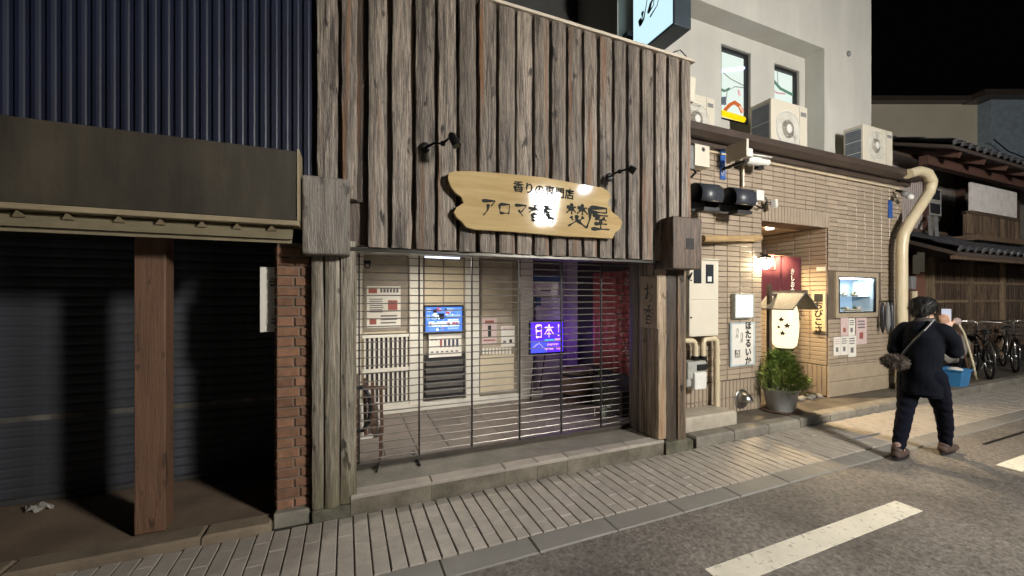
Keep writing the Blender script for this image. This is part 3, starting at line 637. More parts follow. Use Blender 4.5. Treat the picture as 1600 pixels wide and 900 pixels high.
# purple light board on an easel
YL = 4.93
led = thing('light_board', 'glowing purple writing board reading 日本 on an easel', 'light board', (2.5, YL, .14))
a, b = P(827, 501, YL), P(882, 552, YL)
B(a.x, b.x, YL, YL + .03, b.z, a.z).build('frame', BLACK, led, bev=.005)
a, b = P(829.5, 504, YL - .002), P(880, 549, YL - .002); bw, bh = b.x - a.x, a.z - b.z
B(a.x, b.x, YL - .002, YL - .0005, b.z, a.z).build('panel', glow('led_purple', (.10, .03, .95), 1.4), led)
B(a.x, a.x + bw * .5, YL - .003, YL - .0021, b.z, b.z + bh * .4).build('blue_area', glow('led_blue', (.08, .1, .95), 1.3), led)
for ch, u, w_ in (('日', .1, .27), ('本', .4, .3), ('!', .74, .22)):
    pk = MB(); brush(ch, (a.x + bw * u, YL - .0035, a.z - bh * .5), (bw * w_, 0, 0), (0, 0, bh * .42), (0, -.0005, 0), .17, pk); pk.build('lettering', glow('led_pink', (1, .55, 1), 2.6), led)
for (u0, u1, v, c) in ((.42, .72, .6, (.05, .7, .6)), (.74, .95, .58, (1, .5, .3)), (.5, .85, .74, (.8, .4, 1)), (.42, .7, .87, (1, .5, 1)), (.78, .98, .88, (1, .3, .7))):
    q = MB(); u = u0
    while u < u1:
        q.box(a.x + bw * u, a.x + bw * (u + .022), YL - .0036, YL - .0031, a.z - bh * (v + .045 * random.random() + .015), a.z - bh * (v - .03)); u += .04
    q.build('small_writing', glow('led_%s' % v, c, 1.6), led)
q = MB(); q.tube([(a.x + bw * (.06 + .32 * k / 8), YL - .004, a.z - bh * (.84 - .14 * math.sin(math.pi * k / 8))) for k in range(9)], .004, 5).tube([(a.x + bw * .12, YL - .004, a.z - bh * .8), (a.x + bw * .3, YL - .004, a.z - bh * .62)], .003, 5)
q.build('bowl_drawing', glow('led_line', (.5, .4, 1), 1.5), led)
for dx, dy in ((.05, 0), (.42, 0), (.26, .3)):
    MB().tube([(a.x + .08 + (dx - .05) * .9, YL + .035 + dy * .1, b.z + .05), (a.x - .06 + dx * 1.35, YL + .04 + dy, .142)], .009, 6).build('easel_leg', STEEL if dx > .3 else DKMET, led)
L = bpy.data.lights.new('light_board_glow', 'POINT'); L.energy = 2.6; L.color = (.30, .09, 1); L.shadow_soft_size = .12
lo = bpy.data.objects.new('light_board_glow', L); COL.objects.link(lo); lo.location = (b.x + .16, YL - .04, (a.z + b.z) / 2); put(lo, led)
# barrel, dark cabinet, curtain, plants at the right of the vestibule
bar_ = thing('barrel', 'dark wooden barrel standing beside the light board easel', 'barrel', (2.98, 4.75, .14))
MB().lathe((2.98, 4.75, .14), [(.19, 0), (.235, .12), (.245, .24), (.235, .36), (.2, .46), (.185, .46), (.18, .43), (.001, .43)], 18).build('body', mat('barrel_wood', (.10, .06, .04), .6, scale=5, stretch=(8, 8, .5)), bar_, smooth=35)
for z in (.1, .37): MB().lathe((2.98, 4.75, .14), [(.228 + .012, z), (.236 + .01, z + .035), (.2, z + .035), (.2, z)], 18).build('hoop', DKMET, bar_, smooth=40)
tag(MB().prismx([(3.9, .14), (4.85, .14), (4.85, .52), (4.4, .5), (3.9, .46)], 3.06, 3.26).build('low_bench', mat('dark_bench', (.03, .024, .022), .6), bev=.01), 'dark low bench under the red curtain', 'bench')
cu = MB(); n = 60; vs = []
for i in range(n + 1):
    f = i / n; y = 3.86 + .93 * f
    for z in (1.93, 1.2, .62): vs.append((3.235 + .018 * math.sin(f * 40) + (.006 * math.sin(f * 90)), y, z))
cu.add(vs, [(i * 3 + j, i * 3 + 3 + j, i * 3 + 4 + j, i * 3 + 1 + j) for i in range(n) for j in range(2)])
cur = cu.build('curtain', REDC, smooth=1); tag(cur, 'red patterned curtain hanging at the right of the shop entrance', 'curtain')
cs = cur.modifiers.new('solid', 'SOLIDIFY'); cs.thickness = .004
gar = thing('garland', 'pale hanging garland of leaves in front of the red curtain', 'garland', (3.16, 4.0, 1.9))
q = MB(); q.tube([PXc(985, 420, 3.15), PXc(973, 450, 3.15), PXc(968, 490, 3.15), PXc(976, 540, 3.15), PXc(986, 570, 3.15)], .005, 6); q.build('cord', TERR, gar)
q = MB(); pth = [(985, 425), (975, 450), (968, 480), (970, 510), (977, 540), (984, 560), (987, 585)]
for k in range(90):
    f = random.random() * (len(pth) - 1.001); i = int(f); f -= i
    c = PXc(pth[i][0] * (1 - f) + pth[i + 1][0] * f, pth[i][1] * (1 - f) + pth[i + 1][1] * f, 3.15) + Vector([random.uniform(-.03, .03) for _ in range(3)])
    d = Vector([random.uniform(-1, 1) for _ in range(3)]).normalized() * .028; e = d.cross(Vector((1, 0, 0))).normalized() * .012
    q.add([c - d, c + e, c + d, c - e], [(0, 1, 2, 3)])
q.build('leaves', mat('pale_leaf', (.34, .26, .22), .7), gar)
def small_plant(name, label, cx, cy, z0, h, r, potm, potr, poth, n, leafm, spread=1.0, ll=.07):
    t = thing(name, label, 'potted plant', (cx, cy, z0))
    MB().lathe((cx, cy, z0), [(potr * .72, 0), (potr, poth), (potr * 1.06, poth), (potr * 1.06, poth + .015), (potr * .9, poth + .015), (potr * .88, poth - .02), (.001, poth - .02)], 18).build('pot', potm, t, smooth=40)
    st = MB(); lf = MB()
    for k in range(n):
        a = random.uniform(0, 6.28); rr = r * math.sqrt(random.random()) * spread
        tip = Vector((cx + rr * math.cos(a), cy + rr * math.sin(a), z0 + poth + h * random.uniform(.4, 1)))
        base = Vector((cx + rr * .1, cy, z0 + poth - .02)); mid = (base + tip) / 2 + Vector((0, 0, h * .15))
        st.tube([base, mid, tip], [.004, .003, .0015], 5)
        for j in range(6):
            c = mid.lerp(tip, j / 5); d = Vector((random.uniform(-1, 1), random.uniform(-1, 1), random.uniform(-.3, .6))).normalized() * ll; e = d.cross(Vector((0, 0, 1))).normalized() * ll * .3
            lf.add([c, c + d * .5 + e, c + d, c + d * .5 - e], [(0, 1, 2, 3)])
    st.build('stem', LEAF2, t); lf.build('foliage', leafm, t)
    return t
c = G(948, 652, .14)
small_plant('potted_plant', 'leggy plant in a pale green pot inside the grille', c.x, c.y + .02, .14, .55, .14, mat('pale_green_pot', (.45, .52, .45), .5), .06, .11, 9, LEAF2, .9, .06)
tag(B(c.x - .13, c.x - .05, c.y + .05, c.y + .07, .15, .25).build('plant_tag_card', PINKP), 'small pale card leaning beside the pale green pot', 'card')
# strip light under the vestibule ceiling
fl = thing('strip_light', 'bluish fluorescent strip light just behind the lintel', 'ceiling light', (1.2, 4.3, 2.2))
a, b = P(664, 400, 4.3), P(718, 404, 4.3)
B(a.x - .05, b.x + .05, 4.27, 4.33, 2.05, 2.219).build('housing', WHITEP, fl)
MB().tube([(a.x, 4.3, 2.03), (b.x, 4.3, 2.03)], .016, 8).build('tube', glow('tube_blue', (.7, .76, 1.0), 3), fl)
L = bpy.data.lights.new('strip_light_source', 'AREA'); L.shape = 'RECTANGLE'; L.size = .5; L.size_y = .08; L.energy = 27; L.color = (1, .93, .82)
lo = bpy.data.objects.new('strip_light_source', L); COL.objects.link(lo); lo.location = ((a.x + b.x) / 2, 4.3, 2.005); put(lo, fl)
# rusty wooden stand at the left inside the grille
sd = thing('wooden_stand', 'rusty brown folded wooden stand at the left jamb of the grille', 'stand', (.2, 3.75, .14))
for k, (dx, dy) in enumerate(((.06, .13), (.13, .16), (.20, .20), (.27, .17))):
    MB().bar((dx + .03, 3.62 + dy, .36 if k else .25), (dx + .02, 3.62 + dy, .92 - .05 * k), .028).build('upright', RUST, sd)
MB().bar((.06, 3.74, .8), (.34, 3.82, .76), .03).build('crossbar', RUST, sd)
MB().tube([(.10 + .10 * math.cos(t_ / 10 * 6.2832), 3.70, .62 + .2 * math.sin(t_ / 10 * 6.2832)) for t_ in range(11)], .018, 6).build('ring', BLACK, sd)
for k in range(2): MB().bar((.09 + .2 * k, 3.75 + .05 * k, .141), (.09 + .2 * k, 3.75 + .05 * k, .42), .03).build('leg', RUST, sd)
B(.12, .30, 3.86, 3.88, .3, .62).build('white_card', PAPER, sd)
tag(MB().bar(G(588, 737, .15), G(594, 722, .15) + Vector((0, 0, .03)), .016).build('floor_bolt', DKMET), 'dark leaning bolt at the foot of the grille, left one', 'bolt')
tag(MB().bar(G(656, 727, .15), G(645, 706, .15) + Vector((0, 0, .01)), .014).build('floor_bolt', DKMET), 'dark leaning bolt beside the second grille strip', 'bolt')

# ------------------------------------------------------------------ shop signboard
YS = 3.035
sg = thing('signboard', 'pale glossy wooden signboard with torn ends and dark brush lettering', 'signboard', (1.5, YS, 2.1))
outl = [(701, 270), (712, 267), (735, 267), (790, 271), (850, 277), (900, 286), (941, 293), (950, 298), (955, 307), (951, 313), (951, 321), (957, 331), (966, 338), (973, 347), (969, 358), (961, 364), (958, 373),
        (925, 371), (880, 369), (800, 362), (742, 359), (728, 355), (722, 347), (714, 340), (709, 332), (713, 324), (724, 317), (721, 308), (711, 301), (704, 292), (700, 280)]
poly = []
for i, (px, py) in enumerate(outl):
    q = P(px, py, YS); poly.append((q.x, q.z))
MB().prism(poly, YS, YS + .04).build('plank', SIGNW, sg, bev=.004)
MB().prism([(.5 * (x - 1.5) * 1.6 + 1.5, .5 * (z - 2.33) + 2.33) for x, z in poly], YS + .042, YS + .1).build('mount', BOARDD, sg)
ink = mat('sign_ink', (.03, .034, .03), .8, spec=.15)
for ch, px, py, w_, h_ in (('ア', 750, 338, 27, 31), ('ロ', 776, 339, 24, 27), ('マ', 802, 341, 23, 27), ('香', 824, 345, 23, 27), ('房', 846, 348, 23, 28), ('焚', 884, 353, 34, 37), ('屋', 916, 358, 36, 37)):
    o = P(px, py, YS); r_ = P(px + w_, py + w_ * .075, YS); u_ = P(px, py - h_, YS)
    q = MB(); brush(ch, o, r_ - o, u_ - o, (0, -.003, 0), .2, q); q.build('brush_letter', ink, sg)
a = P(851, 299, YS); me = text('香りの専門店', .098, (a.x, YS - .002, a.z), ink, sg, off=.002, name='small_lettering', roll=-.03)
# gooseneck spotlights
def spot(label, base, elbow, head, tip):
    t = thing('sign_spotlight', label, 'spotlight', base, 'dark gooseneck spotlights over the signboard')
    MB().lathe(base, [(.04, 0), (.04, -.014), (.02, -.02), (.001, -.02)], 12, 'Y').build('base_plate', DKMET, t)
    MB().tube([base, Vector(base).lerp(elbow, .5) + Vector((0, -.03, .01)), elbow, head], .009, 8).build('arm', DKMET, t, smooth=1)
    MB().ico(elbow, .022, 2).build('joint', DKMET, t, smooth=1)
    d = (Vector(tip) - Vector(head)); h = Vector(head)
    MB().tube([h - d * .2, h, h + d], [.02, .03, .034], 12).build('head', DKMET, t, smooth=40)
spot('dark gooseneck spotlight above the left end of the signboard', tuple(P(664, 231, 3.10)), P(692, 224, 2.95), P(706, 212, 2.85), P(714, 228, 2.83))
spot('dark gooseneck spotlight above the right end of the signboard', tuple(P(952, 277, 3.10)), P(968, 268, 2.95), P(984, 263, 2.85), P(992, 268, 2.83))
# upright plank sign on the pillar side
YO = 3.3
og = thing('incense_sign', 'upright wooden plank sign reading お香 on the right pillar', 'sign', (2.9, 3.4, 1.3))
p0, p1 = PXc(1003, 432, 2.905), PXc(1029, 514, 2.905)
y0, y1 = p1.y, p0.y; z1 = p0.z; z0 = p1.z - .0
B(2.885, 2.905, y0, y1, z0, z1).build('plank', mat('sign_plank', (.28, .20, .125), .5, scale=3, stretch=(1, 9, .8), bump=.2), og, bev=.003)
q = MB()
w_ = (y1 - y0)
for ch, zz in (('お', .50), ('香', .08)):
    q = MB(); brush(ch, (2.885, y1 - w_ * .18, z0 + (z1 - z0) * zz), (0, -w_ * .66, 0), (0, 0, (z1 - z0) * .36), (-.002, 0, 0), .13, q); q.build('brush_letter', INK, og)

# ------------------------------------------------------------------ tiled shop
ts = thing('tiled_shop', 'single storey shop faced with beige tiles and a lit recessed entrance', 'shop', (6, 4, 0))
YW = 3.65; X0, XE0, XE1, X1 = 3.365, 5.17, 6.64, 8.66; ZE = 2.62; ZR = 3.52
WB = YW + .012
B(X0, XE0, WB, WB + .25, .07, ZR).build('wall', TILEJ, ts)
_a, _b = P(1309, 432, YW), P(1367, 488, YW); DX0, DX1, DZ0, DZ1 = _a.x, _b.x, _b.z, _a.z
MB().box(XE1, DX0, WB, 5.3, .07, ZR).box(DX1, X1, WB, 5.3, .07, ZR).box(DX0, DX1, WB, 5.3, .07, DZ0).box(DX0, DX1, WB, 5.3, DZ1, ZR).box(DX0, DX1, WB + .32, 5.3, DZ0, DZ1).build('wall', TILEJ, ts)
B(XE0, XE1, WB, WB + .3, ZE, ZR).build('wall', TILEJ, ts)
B(XE0 - .2, XE0, WB + .251, 5.3, .07, ZE + .2).build('wall', TILEJ, ts)
B(XE0 - .1, XE1, 5.3, 5.4, .07, ZE + .1).build('wall', TILEJ, ts)
B(XE0, XE1, WB + .301, 5.3, ZE + .02, ZE + .08).build('entrance_ceiling', mat('peach_ceiling', (.58, .42, .28), .7), ts)
B(XE0 + .02, XE1 - .15, 4.95, 5.0, .1, 2.3).build('entrance_door', mat('dark_door', (.09, .055, .035), .5), ts)
TW, THh, JT = .224, .059, .0075
disp = (P(1306, 428, YW), P(1372, 492, YW)); dx0, dx1, dz0, dz1 = disp[0].x, disp[1].x, disp[1].z, disp[0].z
tmesh = MB().tile(-TW / 2, TW / 2, 0, .02, -THh / 2, THh / 2, .004).mesh('tile'); tmesh.materials.append(TILE)
restt = MB(); ncount = 0
cells = []
def fill(xa, xb, za, zb):
    x = xa
    while x < xb - .02:
        xe = min(x + TW, xb); z = zb
        while z > za + .02:
            zs = max(z - THh, za); cells.append((x, xe, zs, z)); z -= THh + JT
        x += TW + JT
fill(X0 + .003, XE0 - .002, .515, ZR - .01); fill(XE1 + .002, X1 - .002, .555, ZR - .01); fill(XE0 + .002, XE1 - .002, ZE + .235, ZR - .01)
for (a, b, c, d) in cells:
    if a > dx0 - .2 and b < dx1 + .25 and d > dz0 and c < dz1: 
        if b > dx0 and a < dx1: continue
    full = abs(b - a - TW) < .001 and abs(d - c - THh) < .001
    if full and ncount < 296 and 4.0 < a < 5.2 or (full and ncount < 296 and a > XE1 and a < XE1 + .5):
        o = link(tmesh, 'tile', ts, ((a + b) / 2, YW + random.uniform(-.0012, .0012), (c + d) / 2)); o.rotation_euler = (random.uniform(-.012, .012), 0, random.uniform(-.006, .006)); ncount += 1
    else: restt.tile(a, b, YW + random.uniform(-.001, .001), YW + .02, c, d, .004)
# side wall of the recess
y = YW + .03
while y < 5.25:
    ye = min(y + TW, 5.28); z = ZE
    while z > .56:
        zs = z - THh
        q = MB().tile(y, ye, -.011, .01, zs, z, .004)
        restt.add([(XE1 + v[1], v[0], v[2]) for v in q.v], [f[::-1] for f in q.f]); z -= THh + JT
    y += TW + JT
y = YW + .03
while y < 5.2:
    q = MB().tile(y, y + THh, -.011, .01, .11, .55, .004); restt.add([(XE1 + v[1], v[0], v[2]) for v in q.v], [f[::-1] for f in q.f]); y += THh + JT
# soldier tiles: plinth and lintel
x = X0 + .003
while x < XE0 - .02: restt.tile(x, min(x + THh, XE0 - .002), YW, YW + .02, .29, .507, .004); restt.tile(x, min(x + THh, XE0 - .002), YW, YW + .02, .095, .283, .004); x += THh + JT
x = XE0 + .002
while x < XE1 - .02: restt.tile(x, min(x + THh, XE1 - .002), YW - .004, YW + .02, ZE, ZE + .228, .004); x += THh + JT
restt.build('tile_field', TILE, ts, kind='stuff')
for z0, z1 in ((.09, .315), (.32, .55)):
    MB().tile(XE1 - .012, X1, YW - .006, YW + .02, z0, z1, .006).build('base_panel', BSTONE, ts)
# display window
dw = thing('display_window', 'lit display window with food models in the tiled wall', 'display window', (7.3, YW, 1.3))
a, b = P(1309, 432, YW), P(1367, 488, YW)
def ring(x0, x1, z0, z1, w, y0, y1):
    return MB().box(x0 - w, x0, y0, y1, z0 - w, z1 + w).box(x1, x1 + w, y0, y1, z0 - w, z1 + w).box(x0, x1, y0, y1, z1, z1 + w).box(x0, x1, y0, y1, z0 - w, z0)
ring(a.x, b.x, b.z, a.z, .07, YW - .015, YW + .011).build('surround', BSTONE, dw)
ring(a.x + .018, b.x - .018, b.z + .018, a.z - .018, .016, YW - .02, YW + .01).build('frame', DKMET, dw)
B(a.x, b.x, YW + .31, YW + .33, b.z, a.z).build('back', glow('case_back', (.40, .62, .85), .8), dw)
B(a.x, b.x, YW + .02, YW + .31, b.z, b.z + .02).build('shelf', WHITEP, dw); B(a.x, b.x, YW + .06, YW + .31, (a.z + b.z) / 2 - .03, (a.z + b.z) / 2 - .022).build('shelf', mat('shelf_glass', (.3, .36, .38), .1), dw)
B(a.x + .03, b.x - .05, YW + .03, YW + .08, a.z - .03, a.z - .004).build('strip_lamp', glow('case_strip', (.75, .9, 1), 22), dw)
for k, (u, v, s) in enumerate(((.12, .86, .07), (.3, .9, .08), (.55, .9, .10), (.8, .88, .08), (.2, .42, .06), (.45, .46, .07), (.75, .45, .07))):
    c = Vector((a.x + (b.x - a.x) * u, YW + .15, (b.z + .02) if v > .6 else (a.z + b.z) / 2 - .022))
    d_ = MB().lathe((c.x, c.y, c.z), [(s * .5, 0), (s, .03), (s * .95, .034), (.001, .012)], 16).build('dish', random.choice([WHITEP, CREAMP, glow('case_a', (.5, .7, .9), .6)]), dw, smooth=40)
    for m in range(5): MB().ico((c.x + random.uniform(-.04, .04), c.y + random.uniform(-.04, .04), c.z + .03 + .03 * random.random()), .024 * random.uniform(.7, 1.4), 1, (1.3, .8, 1)).build('food_model', random.choice([PINKP, PAPER, CREAMP, LEAF2]), d_, smooth=1)
B(b.x - .012, b.x - .002, YW + .015, YW + .31, b.z, a.z).build('side_lining', mat('case_lining', (.55, .66, .72), .3), dw)
zc = (a.z + b.z) / 2; B(b.x - .04, b.x - .0125, YW + .09, YW + .27, zc - .02, zc + .19).build('lamp_panel', glow('case_hot', (.8, .92, 1), 9), dw, bev=.008)
MB().add([(a.x + .02, YW - .004, b.z + .02), (b.x - .02, YW - .004, b.z + .02), (b.x - .02, YW - .004, a.z - .02), (a.x + .02, YW - .004, a.z - .02)], [(0, 1, 2, 3)]).build('pane', glass('clear_glass'), dw)
# gutter and roof edge
gt = P(1085, 205, 3.48).z
MB().prismx([(3.42, ZR + .02), (3.50, ZR - .02), (3.56, ZR - .02), (3.56, ZR + .10), (3.54, ZR + .10), (3.54, ZR + .03), (3.44, ZR + .06), (3.44, ZR + .10), (3.42, ZR + .10)], X0 - .02, X1 + .12).build('gutter', GUT, ts)
B(X0 - .02, X1 + .1, 3.562, 5.3, ZR + .001, ZR + .055).build('roof', mat('roof_sheet', (.09, .07, .06), .5), ts)
B(X0 - .02, X1 + .1, 3.585, 3.648, ZR - .075, ZR).build('fascia', GUT, ts)
MB().tube([(3.9, 3.63, ZR - .11), (8.5, 3.63, ZR - .13)], .012, 6).build('conduit', CREAMP, ts)
# thick cream drain duct on the corner
dp = [P(1418, 272, 3.42), P(1436, 267, 3.40), P(1449, 271, 3.38), P(1456, 284, 3.38), P(1452, 300, 3.4), P(1438, 322, 3.42), P(1421, 348, 3.45), P(1412, 366, 3.47), P(1409, 385, 3.48), P(1409, 430, 3.48), P(1409, 500, 3.48), P(1409, 560, 3.48)]
dd = []
for i in range(len(dp) - 1):
    for k in range(3): dd.append(dp[i].lerp(dp[i + 1], k / 3))
dd.append(Vector((dp[-1].x, dp[-1].y, .09)))
tag(MB().tube(dd, .075, 14).build('drain_duct', CREAMP, smooth=40), 'thick cream drain duct bending down the shop corner', 'duct')
# downlight
dl = MB().lathe((5.87, 4.02, ZE + .018), [(.055, 0), (.055, -.03), (.045, -.03), (.001, -.028)], 16).build('downlight', glow('downlight_glow', (1, .85, .6), 14), ts)
L = bpy.data.lights.new('downlight_source', 'SPOT'); L.energy = 520; L.spot_size = R(120); L.spot_blend = .7; L.color = (1, .74, .42); L.shadow_soft_size = .05
lo = bpy.data.objects.new('downlight_source', L); COL.objects.link(lo); lo.location = (5.87, 4.02, ZE - .03); put(lo, ts)
# noren
nr = thing('noren_curtain', 'maroon noren curtain with white lettering across the lit entrance', 'curtain', (6, 4.04, 1.5))
MB().tube([(XE0 + .005, 4.04, 2.215), (XE1 - .012, 4.04, 2.215)], .012, 8).build('rod', RUST, nr)
for k in range(3):
    q = MB(); vs = []; n = 16; xa = XE0 + .04 + k * .475; xb = xa + .46
    for i in range(n + 1):
        f = i / n
        for z in (2.225, 1.9, 1.5): vs.append((xa + (xb - xa) * f, 4.035 + .014 * math.sin(f * 11 + k) * (2.3 - z), z))
    q.add(vs, [(i * 3 + j, i * 3 + 3 + j, i * 3 + 4 + j, i * 3 + 1 + j) for i in range(n) for j in range(2)])
    o = q.build('cloth_panel', CLOTH, nr, smooth=1); s_ = o.modifiers.new('s', 'SOLIDIFY'); s_.thickness = .003
c = P(1239, 440, 4.0); text('きしお会', .10, (c.x, 4.005, c.z), WHITEP, nr, off=.002, vertical=True, sx=.95)
# entrance wall lamp
wl = thing('wall_lantern', 'small bright wall lantern beside the entrance curtain', 'wall lamp', (5.3, 3.7, 2))
c = P(1196, 413, 3.60)
MB().ico(c, .062, 3).build('bulb', glow('bulb_hot', (1, .82, .52), 150), wl, smooth=1)
MB().lathe((c.x, c.y, c.z), [(.1, .085), (.03, .13), (.001, .13)], 12).build('shade', DKMET, wl)
ring(c.x - .08, c.x + .08, c.z - .08, c.z + .08, .008, c.y - .08, c.y - .07).build('cage', DKMET, wl)
MB().bar((c.x, c.y, c.z + .11), (XE0 - .03, YW + .01, c.z + .16), .018).build('bracket', DKMET, wl)
p2 = P(1207, 405, 3.68); B(p2.x - .02, p2.x + .02, 3.68, 3.70, p2.z - .09, p2.z + .05).build('side_tube', glow('tube_warm', (1, .9, .7), 5), wl)
# paper lantern under a little plank roof
ln = thing('paper_lantern', 'big glowing paper lantern under a small plank roof by the potted shrub', 'lantern', (5.5, 3.55, .09))
c = P(1226, 508, 3.52)
MB().lathe((c.x, c.y, c.z), [(.10, -.30), (.135, -.26), (.155, -.12), (.16, 0), (.155, .14), (.135, .25), (.10, .29)], 24).build('shade', glow('lantern_paper', (1, .80, .46), 1.75), ln, smooth=1)
for zz, r_ in ((-.335, .105), (.29, .105)): MB().lathe((c.x, c.y, c.z), [(r_, zz), (r_, zz + .035)], 20).build('ring', BLACK, ln)
for th_, zz, s in ((200, .08, .05), (222, .0, .055), (205, -.10, .05), (190, -.02, .035), (285, .1, .04), (300, .02, .035), (290, -.12, .03)):
    q = MB(); a_ = R(th_); r_ = .1635
    cc = Vector((c.x + r_ * math.cos(a_), c.y + r_ * math.sin(a_), c.z + zz)); t_ = Vector((-math.sin(a_), math.cos(a_), 0)); nrm = Vector((math.cos(a_), math.sin(a_), 0))
    pts = [(-1, .1), (-.3, .5), (.1, 1), (.35, .4), (1, .2), (.5, -.2), (.6, -.8), (.05, -.35), (-.6, -.9), (-.45, -.2)]
    q.add([cc + nrm * .004 + t_ * x * s * .7 + Vector((0, 0, z * s * .8)) for x, z in pts] + [cc + nrm * .004], [(i, (i + 1) % 10, 10) for i in range(10)])
    q.build('brush_mark', INK, ln)
RW = mat('grey_roof_plank', (.11, .10, .088), .7, stretch=(1, 5, 1), bump=.3)
rx0, rx1 = c.x - .30, c.x + .36
zt = P(1222, 458, 3.5).z
for s in (-1, 1):
    for k in range(2):
        u = c.x + .02
        MB().obox((u + s * (.075 + .115 * k), c.y - .02, zt - .05 - .10 * k), (s * .07, 0, -.062), (0, .24, 0), (.006 * s, 0, .008)).build('roof_plank', RW, ln)
MB().bar((c.x + .02, c.y - .27, zt + .012), (c.x + .02, c.y + .25, zt + .012), .04).build('ridge', RW, ln)
px_ = P(1202, 500, 3.62).x
B(px_ - .025, px_ + .025, 3.60, 3.64, .09, zt + .12).build('post', mat('dark_post', (.05, .035, .025), .6), ln)
MB().bar((px_ - .03, 3.62, zt - .02), (c.x + .12, 3.60, zt - .02), .03).build('arm', MATS['dark_post'], ln)
MB().bar((px_ - .03, 3.60, c.z - .39), (c.x + .1, 3.46, c.z - .42), .045).build('arm', MATS['dark_post'], ln)
# shrub in a grey pot
c = G(1220, 641, .09)
sp = thing('potted_shrub', 'bushy green shrub in a round grey pot before the entrance', 'potted plant', (c.x, c.y, .09))
pot = MB().lathe((c.x, c.y, .09), [(.15, 0), (.165, .06), (.20, .27), (.215, .27), (.22, .31), (.20, .31), (.195, .27), (.001, .26)], 28).build('pot', mat('grey_pot', (.42, .42, .41), .45, bump=.15, bscale=12), sp, smooth=40)
MB().lathe((c.x, c.y, .062 + .03), [(.24, 0), (.25, .012), (.001, .012)], 20).build('saucer', TERR, sp)
MB().tube([(c.x, c.y, .33), (c.x + .02, c.y, .5), (c.x, c.y, .72)], [.02, .014, .005], 7).build('trunk', TERR, sp)
q = MB()
for k in range(2600):
    a = random.uniform(0, 6.283); zz = random.random(); rr = (.30 * (1 - .75 * zz ** 1.6)) * math.sqrt(random.random()) * random.uniform(.85, 1.12)
    p = Vector((c.x + rr * math.cos(a), c.y + rr * math.sin(a), .40 + .46 * zz - .05 * (rr / .3)))
    d = Vector((math.cos(a) * .8 + random.uniform(-.5, .5), math.sin(a) * .8 + random.uniform(-.5, .5), random.uniform(.0, 1.1))).normalized() * random.choice((.05, .07, .09, .13))
    e = d.cross(Vector((random.uniform(-1, 1), random.uniform(-1, 1), 1))).normalized() * .0065
    q.add([p - e, p + e, p + d], [(0, 1, 2)])
    q.add([p + d * .4, p + d * .4 + e * 1.5 + d * .2, p + d * .75 + e * 5], [(0, 1, 2)])
q.build('foliage', TREE_L, sp)
for cx, cy, nm in ((6.25, 3.82, 'low leafy pot plant on the entrance floor'), (8.35, 3.45, 'leafy plant by the cream duct behind the walking person')):
    small_plant('potted_plant', nm, cx, cy, .09, .22 if cx < 7 else .5, .16, TERR, .09, .12, 22, TREE_L, 1.0, .06)
for k in range(5):
    r_ = random.uniform(.05, .08); q = MB().ico((6.05 + .11 * k, 3.70 + .03 * (k % 2), .085 + r_ * .5), r_, 2, (1, .8, .7)); tag(q.build('edging_stone', STONE, smooth=1), ('rounded stone at the entrance edge, %s from the potted shrub' % ('first', 'second', 'third', 'fourth', 'fifth')[k]), 'stone', 'stones edging the entrance')

# lit square light box and board signs on the tiled wall
lbx = thing('wall_light_box', 'white lit square light box on the tiled wall', 'light', (5.0, YW, 1.4))
bx(1149, 459, 1179, 497, YW - .07, YW - .004, 'housing', mat('pale_blue_frame', (.42, .46, .44), .4), lbx, .01)
bx(1152, 462, 1176, 494, YW - .082, YW - .069, 'diffuser', glow('box_white', (1, .97, .9), 5.5), lbx, .008)
hs_ = thing('squid_sign', 'white hand painted board with vertical black letters reading ほたるいか', 'sign', (5.0, YW, .9))
bx(1141.5, 504.5, 1180, 570, YW - .03, YW - .004, 'frame', mat('pale_blue_frame2', (.45, .55, .58), .5), hs_, .004)
bx(1144, 507, 1177, 567.5, YW - .033, YW - .0305, 'board', PAPER, hs_)
YQ = YW - .0335
c = P(1169, 537, YQ); text('ほたるいか', .117, (c.x, YQ, c.z), INK, hs_, off=.0045, vertical=True)
for (px, py) in ((1152, 518), (1159, 525)):
    o = P(px, py, YQ); q = MB()
    for k in range(12):
        a0, a1 = k / 12 * 6.2832, (k + 1) / 12 * 6.2832
        q.bar((o.x + .02 * math.cos(a0), YQ, o.z + .045 * math.sin(a0)), (o.x + .02 * math.cos(a1), YQ, o.z + .045 * math.sin(a1)), .005, .002)
    for k in range(4): q.bar((o.x - .015 + .01 * k, YQ, o.z - .045), (o.x - .035 + .018 * k, YQ, o.z - .085), .004, .002)
    q.bar((o.x, YQ, o.z + .04), (o.x + .02, YQ, o.z - .03), .004, .002)
    q.build('squid_drawing', GINK, hs_)
c = P(1152.5, 553, YQ); text('煮つけ\n酢みそ\n天ぷら', .036, (c.x, YQ, c.z), INK, hs_, off=.001); 
pg_ = thing('name_plank', 'narrow upright wooden name plank with black letters in the entrance recess', 'sign', (6.6, 3.95, 1.2))
p0, p1 = PXc(1270, 458, XE1 - .03), PXc(1290, 518, XE1 - .03)
B(XE1 - .045, XE1 - .014, p1.y, p0.y, p1.z, p0.z).build('plank', mat('name_plank_wood', (.62, .49, .31), .5), pg_)
ym, zm = (p0.y + p1.y) / 2, (p0.z + p1.z) / 2
B(XE1 - .05, XE1 - .0451, ym - .06, ym + .06, p0.z - .13, p0.z - .01).build('dark_square', INK, pg_)
text('おびこさ', .125, (XE1 - .0465, ym, zm - .09), INK, pg_, off=.004, vertical=True, face='X')
text('酒処', .06, (XE1 - .0465, ym, zm + .13), GINK, pg_, vertical=True, face='X')
p0 = PXc(1283, 420, XE1 - .012); B(XE1 - .02, XE1 - .0118, p0.y - .06, p0.y + .06, p0.z - .03, p0.z + .03).build('door_plate', PAPER, pg_)
